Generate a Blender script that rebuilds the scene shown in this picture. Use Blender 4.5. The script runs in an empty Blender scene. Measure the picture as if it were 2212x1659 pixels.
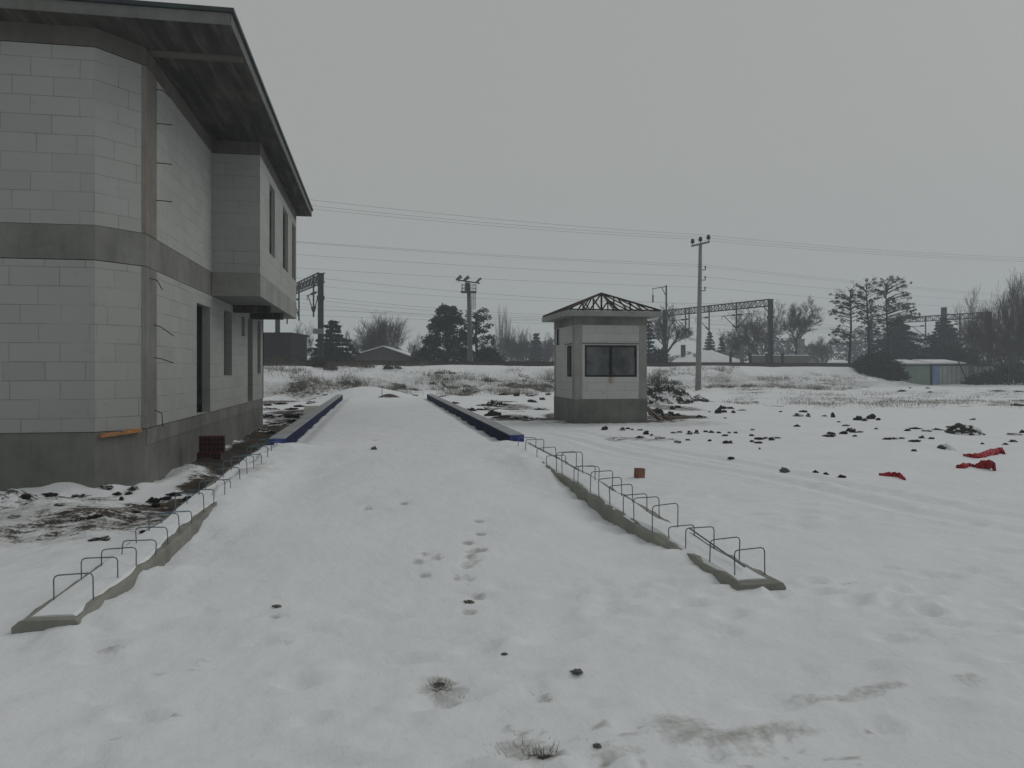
import bpy, math, random
import numpy as np
from mathutils import Vector, Matrix
R = math.radians
SC = bpy.context.scene
COL = SC.collection

# ------------------------------------------------------------------ camera
YAW, FPX, UC, VH, EYE = R(10.07), 1650.0, 1106.0, 798.0, 1.65     # the photograph's own pinhole, on a 2212 x 1659 sheet
CA, SA = math.cos(YAW), math.sin(YAW)
cd = bpy.data.cameras.new('camera')
cam = bpy.data.objects.new('camera', cd); COL.objects.link(cam)
cam.location = (0, 0, EYE); cam.rotation_euler = (R(90), 0, -YAW)
cd.sensor_width = 36; cd.lens = 36 * FPX / 2212; cd.shift_y = -31.5 / 2212
cd.clip_start = 0.05; cd.clip_end = 3000
SC.camera = cam

# ------------------------------------------------------------------ world, sun, exposure
SUN_EL, SUN_AZ = R(42), R(75)
w = bpy.data.worlds.new('World'); SC.world = w; w.use_nodes = True
nt = w.node_tree; nt.nodes.clear()
sky = nt.nodes.new('ShaderNodeTexSky'); sky.sky_type = 'NISHITA'; sky.sun_disc = False
sky.sun_elevation = SUN_EL; sky.sun_rotation = SUN_AZ; sky.air_density = 1.0; sky.dust_density = 6.0; sky.ozone_density = 1.0
hs = nt.nodes.new('ShaderNodeHueSaturation'); hs.inputs['Saturation'].default_value = 0.06
mx = nt.nodes.new('ShaderNodeMix'); mx.data_type = 'RGBA'
mx.inputs[0].default_value = 0.94                                   # thick even cloud over the clear sky
mx.inputs[7].default_value = (3.15, 3.24, 3.13, 1)
bg = nt.nodes.new('ShaderNodeBackground'); bg.inputs['Strength'].default_value = 0.10
out = nt.nodes.new('ShaderNodeOutputWorld')
nt.links.new(sky.outputs[0], hs.inputs['Color']); nt.links.new(hs.outputs[0], mx.inputs[6])
nt.links.new(mx.outputs[2], bg.inputs['Color']); nt.links.new(bg.outputs[0], out.inputs['Surface'])
sl = bpy.data.lights.new('sun', 'SUN'); sl.energy = 0.55; sl.angle = R(40); sl.color = (1, 0.97, 0.93)
so = bpy.data.objects.new('sun', sl); COL.objects.link(so)
sdir = Vector((math.cos(SUN_EL) * math.sin(SUN_AZ), math.cos(SUN_EL) * math.cos(SUN_AZ), math.sin(SUN_EL)))
so.rotation_euler = sdir.to_track_quat('Z', 'Y').to_euler(); so.location = sdir * 60
vs = SC.view_settings
vs.view_transform = 'Standard'; vs.look = 'None'; vs.gamma = 1; vs.exposure = 0.10; vs.use_curve_mapping = False
SC.cycles.use_denoising = True
SC.cycles.max_bounces = 6; SC.cycles.diffuse_bounces = 4; SC.cycles.volume_bounces = 2; SC.cycles.transparent_max_bounces = 8

# ------------------------------------------------------------------ helpers: pixels of the photo to places on the site
def at(u, d):                                   # plan position at sheet column u and distance d
    x = (u - UC) / FPX * d
    return (x * CA + d * SA, d * CA - x * SA)
def zat(v, d): return EYE + (VH - v) / FPX * d
def gp(u, v, z=0.0):                            # point on the level z
    d = (EYE - z) * FPX / (v - VH); x, y = at(u, d)
    return x, y, d
def y_on_x(u, X):
    r = (u - UC) / FPX
    return X * (CA - SA * r) / (CA * r + SA)
def depth(x, y): return x * SA + y * CA

def hsh(ix, iy, s):
    h = (ix.astype(np.int64) * 374761393 + iy.astype(np.int64) * 668265263 + s * 974634521) & 0xffffffff
    h = ((h ^ (h >> 13)) * 1274126177) & 0xffffffff
    return ((h ^ (h >> 16)) & 0xffff) / 65535.0
def vnoise(x, y, s=0):
    ix, iy = np.floor(x), np.floor(y); fx, fy = x - ix, y - iy
    fx, fy = fx * fx * (3 - 2 * fx), fy * fy * (3 - 2 * fy)
    a, b, c, d = hsh(ix, iy, s), hsh(ix + 1, iy, s), hsh(ix, iy + 1, s), hsh(ix + 1, iy + 1, s)
    return (a * (1 - fx) + b * fx) * (1 - fy) + (c * (1 - fx) + d * fx) * fy
def fbm(x, y, s=0, o=4):
    r, a, t = 0, 1.0, 0
    for k in range(o):
        r = r + a * vnoise(x * 2 ** k + 17 * k, y * 2 ** k - 9 * k, s + k); t += a; a *= .5
    return r / t
def sst(a, b, x):
    t = np.clip((x - a) / (b - a), 0, 1); return t * t * (3 - 2 * t)

class MB:
    """collects shapes and links them as ONE mesh object"""
    def __init__(s): s.v = []; s.f = []; s.uv = {}; s.mi = {}
    def vert(s, p): s.v.append(tuple(p)); return len(s.v) - 1
    def face(s, pts, uv=None, mi=0):
        i = [s.vert(p) for p in pts]; s.f.append(i)
        if uv: s.uv[len(s.f) - 1] = uv
        if mi: s.mi[len(s.f) - 1] = mi
    def box(s, lo, hi, M=None, bev=0):
        (a, b, c), (d, e, f) = lo, hi
        P = [Vector(p) for p in ((a,b,c),(d,b,c),(d,e,c),(a,e,c),(a,b,f),(d,b,f),(d,e,f),(a,e,f))]
        if M is not None: P = [M @ p for p in P]
        o = len(s.v); s.v += [tuple(p) for p in P]
        s.f += [[o+k for k in q] for q in ((0,3,2,1),(4,5,6,7),(0,1,5,4),(1,2,6,5),(2,3,7,6),(3,0,4,7))]
    def bar(s, p, q, wd, ht=None):
        p, q = Vector(p), Vector(q); ht = ht or wd; d = q - p; L = d.length
        if L < 1e-6: return
        M = Matrix.Translation(p) @ d.to_track_quat('X', 'Z').to_matrix().to_4x4()
        s.box((0, -wd/2, -ht/2), (L, wd/2, ht/2), M)
    def tube(s, pts, rad, n=6, cap=True):
        pts = [Vector(p) for p in pts]
        if not hasattr(rad, '__len__'): rad = [rad] * len(pts)
        o = len(s.v); prev = None
        for i, p in enumerate(pts):
            d = (pts[min(i+1, len(pts)-1)] - pts[max(i-1, 0)]).normalized()
            if prev is None:
                u = d.orthogonal().normalized()
            else:
                u = (prev - d * prev.dot(d));  u = u.normalized() if u.length > 1e-6 else d.orthogonal().normalized()
            prev = u; w_ = d.cross(u)
            for k in range(n):
                a = 2 * math.pi * k / n
                s.v.append(tuple(p + (u * math.cos(a) + w_ * math.sin(a)) * rad[i]))
        for i in range(len(pts) - 1):
            for k in range(n):
                k2 = (k + 1) % n
                s.f.append([o+i*n+k, o+i*n+k2, o+(i+1)*n+k2, o+(i+1)*n+k])
        if cap:
            s.f.append([o+k for k in range(n)][::-1]); s.f.append([o+(len(pts)-1)*n+k for k in range(n)])
    def prism(s, poly, z0, z1):
        o = len(s.v); n = len(poly)
        s.v += [(x, y, z0) for x, y in poly] + [(x, y, z1) for x, y in poly]
        s.f.append([o+k for k in range(n)][::-1]); s.f.append([o+n+k for k in range(n)])
        for k in range(n):
            k2 = (k+1) % n; s.f.append([o+k, o+k2, o+n+k2, o+n+k])
    def build(s, name, mats, parent=None, smooth=False):
        me = bpy.data.meshes.new(name); me.from_pydata(s.v, [], s.f)
        for m in (mats if isinstance(mats, (list, tuple)) else [mats]): me.materials.append(m)
        if s.uv:
            ul = me.uv_layers.new(name='UVMap')
            for fi, uvs in s.uv.items():
                p = me.polygons[fi]
                for k, li in enumerate(p.loop_indices): ul.data[li].uv = uvs[k]
        for fi, m in s.mi.items(): me.polygons[fi].material_index = m
        if smooth: me.polygons.foreach_set('use_smooth', [True] * len(me.polygons))
        me.update()
        o = bpy.data.objects.new(name, me); COL.objects.link(o)
        if parent is not None:
            o.parent = parent; o.matrix_parent_inverse = Matrix.Translation(-parent.location) if parent.rotation_euler[2] == 0 else parent.matrix_basis.inverted()
        return o
def tag(o, label=None, cat=None, group=None, kind=None):
    for k, x in (('label', label), ('category', cat), ('group', group), ('kind', kind)):
        if x: o[k] = x
    return o
def thing(name, loc, label, cat, group=None):
    o = bpy.data.objects.new(name, None); COL.objects.link(o); o.location = loc; o.empty_display_size = .3
    return tag(o, label, cat, group)

# ------------------------------------------------------------------ materials
class Mat:
    def __init__(s, name):
        s.m = bpy.data.materials.new(name); s.m.use_nodes = True; s.t = s.m.node_tree
        s.b = s.t.nodes['Principled BSDF']; s.o = s.t.nodes['Material Output']
    def n(s, typ, ins=None, **kw):
        x = s.t.nodes.new(typ)
        for k, v in kw.items(): setattr(x, k, v)
        for k, v in (ins or {}).items():
            if isinstance(v, bpy.types.NodeSocket): s.t.links.new(v, x.inputs[k])
            else: x.inputs[k].default_value = v
        return x
    def link(s, a, b): s.t.links.new(a, b)
    def ramp(s, fac, stops):
        x = s.n('ShaderNodeValToRGB', {0: fac}); e = x.color_ramp.elements
        while len(e) < len(stops): e.new(.5)
        for k, (p, c) in enumerate(stops): e[k].position = p; e[k].color = c if hasattr(c, '__len__') else (c, c, c, 1)
        return x.outputs[0]
    def mix(s, f, a, b, mode='MIX'):
        x = s.n('ShaderNodeMix', data_type='RGBA', blend_type=mode)
        for i, v in ((0, f), (6, a), (7, b)):
            if isinstance(v, bpy.types.NodeSocket): s.link(v, x.inputs[i])
            else: x.inputs[i].default_value = v if i == 0 else ((*v, 1) if len(v) == 3 else v)
        return x.outputs[2]
    def math(s, op, a, b=0.0, c=0.0):
        x = s.n('ShaderNodeMath', operation=op)
        for i, v in ((0, a), (1, b), (2, c)):
            if isinstance(v, bpy.types.NodeSocket): s.link(v, x.inputs[i])
            else: x.inputs[i].default_value = v
        return x.outputs[0]
    def noise(s, co, scale, detail=4, rough=.55, dist=0):
        return s.n('ShaderNodeTexNoise', {'Vector': co, 'Scale': scale, 'Detail': detail, 'Roughness': rough, 'Distortion': dist}).outputs['Fac']
    def fin(s, col, rough=.85, bump=None, bs=.3, bd=.02, spec=.2, metal=0):
        if isinstance(col, bpy.types.NodeSocket): s.link(col, s.b.inputs['Base Color'])
        else: s.b.inputs['Base Color'].default_value = (*col, 1)
        s.b.inputs['Roughness'].default_value = rough; s.b.inputs['Specular IOR Level'].default_value = spec
        s.b.inputs['Metallic'].default_value = metal
        if bump is not None:
            x = s.n('ShaderNodeBump', {'Height': bump, 'Strength': bs, 'Distance': bd}); s.link(x.outputs[0], s.b.inputs['Normal'])
        return s.m
def g(c, k): return tuple(x * k for x in c)
def simple(name, c, rough=.8, var=.25, scale=6, bump=.3, spec=.2, metal=0, stretch=None):
    m = Mat(name); co = m.n('ShaderNodeTexCoord').outputs['Object']
    if stretch: co = m.n('ShaderNodeMapping', {'Vector': co, 'Scale': stretch}).outputs[0]
    f = m.noise(co, scale, 5)
    col = m.ramp(f, [(.3, (*g(c, 1 - var), 1)), (.7, (*g(c, 1 + var), 1))])
    return m.fin(col, rough, m.noise(co, scale * 5, 4), bump, .01, spec, metal)
def concrete(name, c, stain=.35, streak=False):
    m = Mat(name); co = m.n('ShaderNodeTexCoord').outputs['Object']
    a = m.noise(co, 1.1, 6, .6); b = m.noise(co, 9, 5, .6)
    st = m.noise(m.n('ShaderNodeMapping', {'Vector': co, 'Scale': (3.5, .35, .5) if streak else (3.0, 3.0, .35)}).outputs[0], 2.2, 5, .6)
    base = m.ramp(a, [(.3, (*g(c, 1 - stain), 1)), (.68, (*g(c, 1 + stain * .7), 1))])
    base = m.mix(m.ramp(b, [(.35, .0), (.75, .35)]), base, g(c, 1.35))
    base = m.mix(m.ramp(st, [(.48, 0.0), (.75, .55 if streak else .4)]), base, g(c, .5))
    br = m.noise(m.n('ShaderNodeMapping', {'Vector': co, 'Location': (7, 3, 1)}).outputs[0], .8, 4)
    base = m.mix(m.ramp(br, [(.55, 0.0), (.75, .35)]), base, (c[0] * 1.05, c[1] * .86, c[2] * .68))
    pores = m.n('ShaderNodeTexVoronoi', {'Vector': co, 'Scale': 38}).outputs['Distance']
    h = m.math('ADD', m.math('MULTIPLY', b, .6), m.math('MINIMUM', pores, .25))
    return m.fin(base, .9, h, .5, .012, .15)
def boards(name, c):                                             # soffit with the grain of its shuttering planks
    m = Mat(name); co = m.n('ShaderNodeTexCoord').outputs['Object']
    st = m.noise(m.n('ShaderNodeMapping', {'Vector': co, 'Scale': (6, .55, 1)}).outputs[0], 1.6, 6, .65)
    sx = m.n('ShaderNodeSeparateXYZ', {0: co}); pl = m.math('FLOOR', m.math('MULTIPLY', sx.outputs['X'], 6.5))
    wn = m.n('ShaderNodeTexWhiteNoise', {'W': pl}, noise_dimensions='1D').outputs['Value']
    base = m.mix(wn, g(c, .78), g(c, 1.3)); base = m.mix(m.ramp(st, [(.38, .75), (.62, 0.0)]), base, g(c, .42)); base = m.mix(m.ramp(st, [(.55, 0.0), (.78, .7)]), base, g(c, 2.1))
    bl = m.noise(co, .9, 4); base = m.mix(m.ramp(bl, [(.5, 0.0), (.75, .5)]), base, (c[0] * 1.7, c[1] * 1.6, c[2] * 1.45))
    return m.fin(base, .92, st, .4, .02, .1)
def blocks(name, c=(.35, .357, .347), rust=None, jk=.36, j0=.12):
    m = Mat(name); tc = m.n('ShaderNodeTexCoord'); uv = tc.outputs['UV']; co = tc.outputs['Object']
    wob = m.n('ShaderNodeTexNoise', {'Vector': co, 'Scale': 1.3, 'Detail': 2}).outputs['Color']
    wv = m.n('ShaderNodeVectorMath', {0: wob, 1: (.5, .5, .5)}, operation='SUBTRACT').outputs[0]
    wv = m.n('ShaderNodeVectorMath', {0: wv, 1: (.05, .018, 0)}, operation='MULTIPLY').outputs[0]
    u2 = m.n('ShaderNodeVectorMath', {0: uv, 1: wv}, operation='ADD').outputs[0]
    bt = m.n('ShaderNodeTexBrick', {'Vector': u2, 'Color1': (*g(c, .90), 1), 'Color2': (*g(c, 1.07), 1), 'Mortar': (*g(c, .45), 1), 'Scale': 1.0,
             'Mortar Size': .0042, 'Mortar Smooth': .35, 'Bias': .1, 'Brick Width': .605, 'Row Height': .25}, offset=.42, offset_frequency=2, squash=.82, squash_frequency=3)
    j = m.noise(co, 1.7, 3); jm = m.math('MULTIPLY', bt.outputs['Fac'], m.ramp(j, [(.36, j0), (.62, .85)]))
    tone = m.n('ShaderNodeTexBrick', {'Vector': u2, 'Color1': (0, 0, 0, 1), 'Color2': (1, 1, 1, 1), 'Mortar': (.5, .5, .5, 1), 'Scale': 1.0,
             'Mortar Size': .0, 'Bias': -.55, 'Brick Width': .605, 'Row Height': .25}, offset=.42, offset_frequency=2, squash=.82, squash_frequency=3).outputs['Color']
    base = m.mix(tone, g(c, 1.03), g(c, .86))
    ln = m.noise(co, .55, 5, .6); base = m.mix(m.ramp(ln, [(.42, 0.0), (.72, .5)]), base, (c[0] * .82, c[1] * .82, c[2] * .78))
    sm = m.noise(m.n('ShaderNodeMapping', {'Vector': co, 'Scale': (1, 1, 2.6)}).outputs[0], 3.1, 4); base = m.mix(m.ramp(sm, [(.62, 0.0), (.8, .4)]), base, g(c, .55))
    base = m.mix(jm, base, g(c, jk))
    if rust:
        dv = m.n('ShaderNodeVectorMath', {0: co, 1: rust}, operation='SUBTRACT').outputs[0]
        dv = m.n('ShaderNodeVectorMath', {0: dv, 1: (9, 9, 4.5)}, operation='MULTIPLY').outputs[0]
        ds = m.n('ShaderNodeVectorMath', {0: dv}, operation='LENGTH').outputs['Value']
        ds = m.math('ADD', ds, m.math('MULTIPLY', m.math('SUBTRACT', m.noise(co, 14, 3), .5), 1.2))
        base = m.mix(m.ramp(ds, [(.2, .75), (1.0, 0.0)]), base, (.26, .13, .055))
    fine = m.noise(co, 60, 3)
    h = m.math('SUBTRACT', m.math('MULTIPLY', fine, .25), m.math('MULTIPLY', jm, 1.2))
    return m.fin(base, .95, h, .5, .006, .1)

M = {}
M['block'] = blocks('aerated_block')
M['booth_block'] = blocks('booth_block', (.47, .475, .465), rust=(7.03, 22.385, 1.37), jk=.25, j0=.45)
M['conc'] = concrete('raw_concrete', (.185, .187, .172))
M['conc_dark'] = concrete('damp_concrete', (.165, .168, .155), .35)
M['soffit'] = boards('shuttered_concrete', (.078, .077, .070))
M['fascia'] = concrete('fascia_concrete', (.16, .165, .155), .25)
M['beam'] = concrete('brownish_beam', (.13, .124, .112), .3)
M['conc_pale'] = concrete('pale_concrete', (.27, .275, .26), .25)
M['col'] = concrete('brown_concrete', (.20, .182, .160), .3)
M['kerb'] = concrete('kerb_concrete', (.23, .23, .205), .35)
M['flash'] = simple('dark_roof_sheet', (.045, .055, .058), .5, .3, 3)
M['rust'] = simple('rebar_steel', (.055, .042, .036), .75, .4, 20)
M['rebar'] = simple('bluish_rebar', (.10, .145, .175), .6, .4, 14)
M['wood'] = simple('fresh_board', (.42, .20, .085), .8, .3, 4, stretch=(1, 8, 8))
M['plank'] = simple('old_plank', (.12, .092, .07), .85, .4, 5)
M['clay'] = simple('red_clay_brick', (.10, .032, .025), .9, .35, 9)
M['claypale'] = simple('brown_clay_brick', (.24, .125, .085), .9, .3, 9)
M['hole_shade'] = simple('brick_hole_shade', (.02, .012, .01), .95, .1, 9)  # near-black colour standing in for the shade inside the brick cells
M['blue'] = simple('blue_paint', (.02, .05, .27), .45, .35, 7, spec=.4)
M['bluedk'] = simple('dark_blue_paint', (.006, .010, .045), .8, .4, 7, spec=.12)
M['plate'] = simple('frosted_steel', (.29, .30, .315), .7, .2, 3)
M['steel'] = simple('grey_steel', (.033, .045, .053), .6, .3, 8)
M['galv'] = simple('weathered_steel', (.10, .115, .12), .6, .25, 6)
M['polec'] = simple('pole_concrete', (.21, .215, .195), .9, .18, 3)
M['dark'] = simple('black_insulator', (.012, .011, .016), .4, .2, 8)
M['wire'] = simple('wire_metal', (.10, .105, .11), .6, .1, 5)
M['frame'] = simple('window_steel', (.014, .014, .013), .7, .4, 18)
M['soil'] = simple('dark_soil', (.030, .027, .026), .95, .5, 5, bump=.8)
M['soilbrown'] = simple('brown_soil', (.07, .055, .044), .95, .4, 5, bump=.8)
M['stone'] = simple('grey_stone', (.15, .15, .13), .9, .35, 12)
M['cloth'] = simple('red_sheet', (.36, .018, .030), .6, .3, 6)
M['maroon'] = simple('maroon_boards', (.014, .009, .010), .8, .3, 4)
M['bark'] = simple('grey_bark', (.052, .047, .042), .95, .3, 9)
M['twig'] = simple('bare_twig', (.075, .068, .062), .95, .25, 5)
M['barkdk'] = simple('dark_bark', (.030, .028, .026), .95, .3, 9)
M['pine'] = simple('pine_needle', (.014, .024, .020), .85, .5, 1.2)
M['spruce'] = simple('spruce_needle', (.015, .027, .025), .85, .5, 1.2)
M['pinedry'] = simple('thin_pine_needle', (.034, .038, .030), .85, .4, 1.2)
M['hedge'] = simple('winter_hedge', (.032, .028, .025), .95, .5, 2)
M['shrub'] = simple('dry_shrub_stem', (.10, .086, .066), .95, .3, 4)
M['grass'] = simple('dry_grass', (.155, .14, .105), .95, .3, 4)
M['gable'] = simple('brown_render', (.085, .070, .064), .9, .25, 2)
M['pale'] = simple('pale_render', (.26, .26, .25), .9, .2, 2)
M['greens'] = simple('green_sheet', (.24, .31, .25), .75, .12, 2)
M['blues'] = simple('blue_sheet', (.20, .31, .52), .7, .15, 2)
M['greys'] = simple('grey_sheet', (.43, .43, .42), .75, .15, 2)
M['ballast'] = simple('ballast_stone', (.04, .038, .036), .95, .5, 14, bump=.9)
M['wood_far'] = simple('far_wood', (.045, .047, .046), .95, .35, .3)

def snow_mat(name, terrain=False):
    m = Mat(name); co = m.n('ShaderNodeTexCoord').outputs['Object']
    a = m.noise(co, .9, 5); b = m.noise(co, 14, 4); c = m.noise(co, 90, 3)
    base = m.ramp(a, [(.3, (.715, .735, .765, 1)), (.7, (.765, .78, .80, 1))])
    if terrain:
        at_ = m.n('ShaderNodeAttribute', attribute_name='dirt').outputs['Fac']
        ti = m.n('ShaderNodeAttribute', attribute_name='stain').outputs['Fac']
        n1 = m.noise(m.n('ShaderNodeMapping', {'Vector': co, 'Scale': (.8, 1.5, 1)}).outputs[0], 5, 6, .65)
        n2 = m.noise(co, 30, 4, .6)
        nn = m.math('ADD', m.math('MULTIPLY', n1, .65), m.math('MULTIPLY', n2, .35)); nn = m.math('ADD', m.math('MULTIPLY', m.math('SUBTRACT', nn, .5), 2.3), .5)
        s2 = m.math('SUBTRACT', m.math('MULTIPLY', ti, 1.15), nn)
        base = m.mix(m.ramp(m.math('ADD', s2, .45), [(.25, 0.0), (.95, .72)]), base, (.20, .188, .155))
        k = m.math('SUBTRACT', m.math('MULTIPLY', at_, 1.25), nn)
        mask = m.ramp(m.math('ADD', k, .5), [(.44, 0.0), (.66, 1.0)])
        mud = m.ramp(m.noise(co, 3.5, 6, .65), [(.3, (.028, .023, .019, 1)), (.55, (.062, .05, .04, 1)), (.78, (.14, .115, .09, 1))])
        base = m.mix(mask, base, mud)
    h = m.math('ADD', m.math('MULTIPLY', m.noise(co, 3.2, 4, .5), 1.0), m.math('ADD', m.math('MULTIPLY', b, .20), m.math('MULTIPLY', c, .07)))
    m.fin(base, .75, h, .45, .08, .1)
    return m.m
M['snow'] = snow_mat('fallen_snow'); M['ground'] = snow_mat('snow_ground', True)
def patchy(name, c):                                             # soil with snow lying in its hollows
    m = Mat(name); co = m.n('ShaderNodeTexCoord').outputs['Object']
    ge = m.n('ShaderNodeNewGeometry').outputs['Normal']
    nz = m.n('ShaderNodeSeparateXYZ', {0: ge}).outputs['Z']
    f = m.math('ADD', m.math('MULTIPLY', nz, .22), m.noise(co, 1.1, 6, .75))
    base = m.mix(m.ramp(f, [(.63, 0.0), (.68, 1.0)]), c, (.72, .735, .75))
    return m.fin(base, .9, m.noise(co, 16, 5, .7), .9, .05, .1)
M['heap'] = patchy('snow_flecked_soil', (.040, .034, .031))
def glass_mat():
    m = Mat('dusty_glass'); co = m.n('ShaderNodeTexCoord').outputs['Object']
    f = m.noise(co, 2.4, 4, .55, .6)
    m.fin(m.ramp(f, [(.3, (.03, .035, .035, 1)), (.7, (.12, .13, .128, 1))]), .28, None, spec=.5)
    tr = m.n('ShaderNodeBsdfTransparent', {'Color': (.75, .8, .8, 1)})
    ms = m.n('ShaderNodeMixShader', {0: m.ramp(f, [(.35, .3), (.7, .08)]), 1: m.b.outputs[0], 2: tr.outputs[0]})
    m.link(ms.outputs[0], m.o.inputs['Surface']); return m.m
M['glass'] = glass_mat()

# ------------------------------------------------------------------ terrain
RT, RN = (.887, .462), (-.462, .887)                              # along / across the railway, in camera axes
P0 = (-16.0, 63.9)
def rail_pt(t, n):                                                # railway coordinates to the plan
    xc = P0[0] + t * RT[0] + n * RN[0]; d = P0[1] + t * RT[1] + n * RN[1]
    return (xc * CA + d * SA, d * CA - xc * SA)
def rail_tn(x, y):
    d = x * SA + y * CA - P0[1]; xc = x * CA - y * SA - P0[0]
    return xc * RT[0] + d * RT[1], xc * RN[0] + d * RN[1]
DECK0, DECK1, DCX, DHW = 10.85, 29.3, .33, 1.60
def kerb_l(y):  f = np.clip((y - 5.3) / 5.5, 0, 1); return -2.04 + f * (-1.36 + 2.04)       # centre lines
def kerb_r(y):  f = np.clip((y - 5.3) / 5.5, 0, 1); return 2.80 + f * (1.99 - 2.80)
def kerb_z(y):
    f = np.clip((y - 5.3) / 5.4, 0, 1); return .07 + .53 * (f * .8 + .2 * f * f * (3 - 2 * f))
rng = np.random.RandomState(5)
DENTS = [(rng.uniform(-3.8, 5.5), rng.uniform(2.7, 5.6), rng.uniform(.05, .2), rng.uniform(.03, .08), rng.uniform(-.5, .5), rng.uniform(.012, .048)) for _ in range(210)]
DENTS += [(rng.uniform(-1.2, 2.4), rng.uniform(5, 10), rng.uniform(.06, .22), rng.uniform(.04, .08), rng.uniform(-.7, .7), rng.uniform(.008, .02)) for _ in range(30)]
DENTS += [(rng.uniform(2.5, 9), rng.uniform(3.2, 10), rng.uniform(.1, .3), rng.uniform(.05, .1), rng.uniform(-.7, .7), rng.uniform(.012, .035)) for _ in range(60)]
FEET = []
for (u, v) in ((1035,1132),(1040,1152),(1012,1165),(1022,1178),(1040,1175),(1028,1190),(1006,1197),(1015,1212),(1010,1225),(990,1243),(1014,1243),(1037,1268),(905,1222),(918,1240),(920,1208),(945,1187),(795,1058),(873,1052),(810,970),(790,955),(596,1308),(1013,1298)):
    x, y, d = gp(u, v, .18 if v < 1200 else .08)
    if v < 1100: x, y, d = gp(u, v, .45)
    FEET.append((x, y))
BUMPS = []                                                        # (x, y, rx, ry, h) heaps of snow
for u, v, ru, h, ry in ((60,1062,95,.42,.5),(150,1066,60,.20,.4),(262,1050,42,.25,.35),(235,1062,30,.10,.3),(20,1095,60,.14,.5),(300,1062,30,.12,.3),(110,1105,70,.10,.3),(200,1120,80,.08,.3)):
    x, y, d = gp(u, v); BUMPS.append((x, y + .12, ru * d / FPX, ry, h))
x, y = at(790, 37); BUMPS.append((x, y, 2.6, 2.4, .80))
x, y = at(840, 33.5); BUMPS.append((x, y, 1.0, .6, .55))
x, y = at(1000, 38); BUMPS.append((x, y, 3.0, 3.0, .25))
BUMPS.append((-2.78, 12.8, .42, 1.6, .16)); BUMPS.append((-2.75, 14.3, .36, .8, .16))
x, y = at(640, 26); BUMPS.append((x, y, .7, .6, .22))
x, y = at(1445, 38.5); BUMPS.append((x, y, 2.9, 1.8, .35))
def ground(x, y):
    x = np.asarray(x, float); y = np.asarray(y, float)
    big = (fbm(x * .22, y * .22, 3, 3) - .5); mid = fbm(x * .9, y * .9, 11, 3) - .5; fine = fbm(x * 3.4, y * 3.4, 21, 3) - .5
    far = sst(10, 45, y)
    rough = sst(-2.2, -3.0, x) * sst(3, 7, y) * sst(30, 20, y)     # churned strip along the building
    z = big * (.05 + .22 * far) + mid * (.035 + .05 * far + .16 * rough) + fine * (.018 + .09 * rough)
    # embankment carrying the railway
    t, n = rail_tn(x, y)
    edge = -6.0 + 4.3 * sst(56, 66, t) + (fbm(t * .12, n * .03, 31, 3) - .5) * 2.5
    wdt = 11.0 - 7.5 * sst(48, 62, t)
    e = sst(0, 1, (n - edge + wdt) / wdt)
    e = e * (1 - .25 * np.sin(np.clip((n - edge + wdt) / wdt, 0, 1) * math.pi))
    back = 1 - .5 * sst(24, 32, n)
    lump = (fbm(x * .55, y * .55, 41, 5) - .5) * 1.25 * np.clip(np.sin(np.clip((n - edge + wdt + 4) / (wdt + 4), 0, 1) * math.pi), 0, 1)
    z = z * (1 - .8 * sst(-4.5, -3.2, n)) + e * 1.93 * back + lump
    # heaps
    for bx, by, rx, ry, h in BUMPS:
        q = ((x - bx) / rx) ** 2 + ((y - by) / ry) ** 2
        z = z + h * np.exp(-q * 1.4)
    # hollows and prints
    near = np.exp(-np.clip(y - 12, 0, None))
    for bx, by, rx, ry, a, h in DENTS:
        ca, sa = math.cos(a), math.sin(a); dx, dy = x - bx, y - by
        q = ((dx * ca + dy * sa) / rx) ** 2 + ((-dx * sa + dy * ca) / ry) ** 2
        z = z - h * np.exp(-q * 1.2) + h * .45 * np.exp(-((np.sqrt(q) - 1.7) ** 2) * 3)
    # wheel ruts across the yard on the right
    for (u0, v0, u1, v1) in ((1150, 935, 2212, 1150), (1190, 925, 2212, 1120), (1290, 1700, 2300, 1500), (1500, 1680, 2400, 1560)):
        ax, ay, _ = gp(u0, v0); bx, by, _ = gp(u1, v1); L = math.hypot(bx - ax, by - ay)
        s = ((x - ax) * (bx - ax) + (y - ay) * (by - ay)) / L; o = ((x - ax) * (by - ay) - (y - ay) * (bx - ax)) / L + .12 * np.sin(s * .9)
        on = sst(-.5, 1, s) * sst(L + 1, L - 1, s)
        z = z - on * (.028 * np.exp(-(o / .13) ** 2) - .016 * np.exp(-((np.abs(o) - .28) / .1) ** 2))
    # the ramp up to the scale, and its snowed-in deck
    kz = kerb_z(y)
    inner = (x > kerb_l(y)) & (x < kerb_r(y)) & (y > 4.9) & (y < DECK0)
    side = np.minimum(x - kerb_l(y), kerb_r(y) - x)
    rz = kz - .055 - .05 * fbm(x * 1.1, y * 1.1, 51, 3) * sst(5, 6.5, y) * sst(.8, .1, side) - .03 + .05 * sst(.3, 1.4, side)
    rz = rz * sst(4.7, 6.2, y) + (1 - sst(4.7, 6.2, y)) * np.minimum(rz, .0)
    ql, qr = x - kerb_l(y), kerb_r(y) - x
    dl = np.interp(y, (5.2, 5.6, 5.7, 6.0, 6.2, 6.35, 6.6, 7.2, 7.5, 7.9, 8.5, 10.8), (.03, .01, .07, .10, .03, .06, .13, .12, .05, .0, -.05, -.05))
    dr = np.interp(y, (5.2, 5.4, 5.85, 6.0, 6.08, 6.2, 6.5, 7.0, 7.5, 8.2, 8.9, 9.4, 10.8), (.04, .06, .06, -.005, -.005, .06, .09, .13, .16, .10, .03, -.03, -.03))
    rag = (fbm(x * 6, y * 6, 91, 3) - .5) * .06
    wl, wr = sst(.85, .22, ql), sst(.85, .22, qr)
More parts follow.
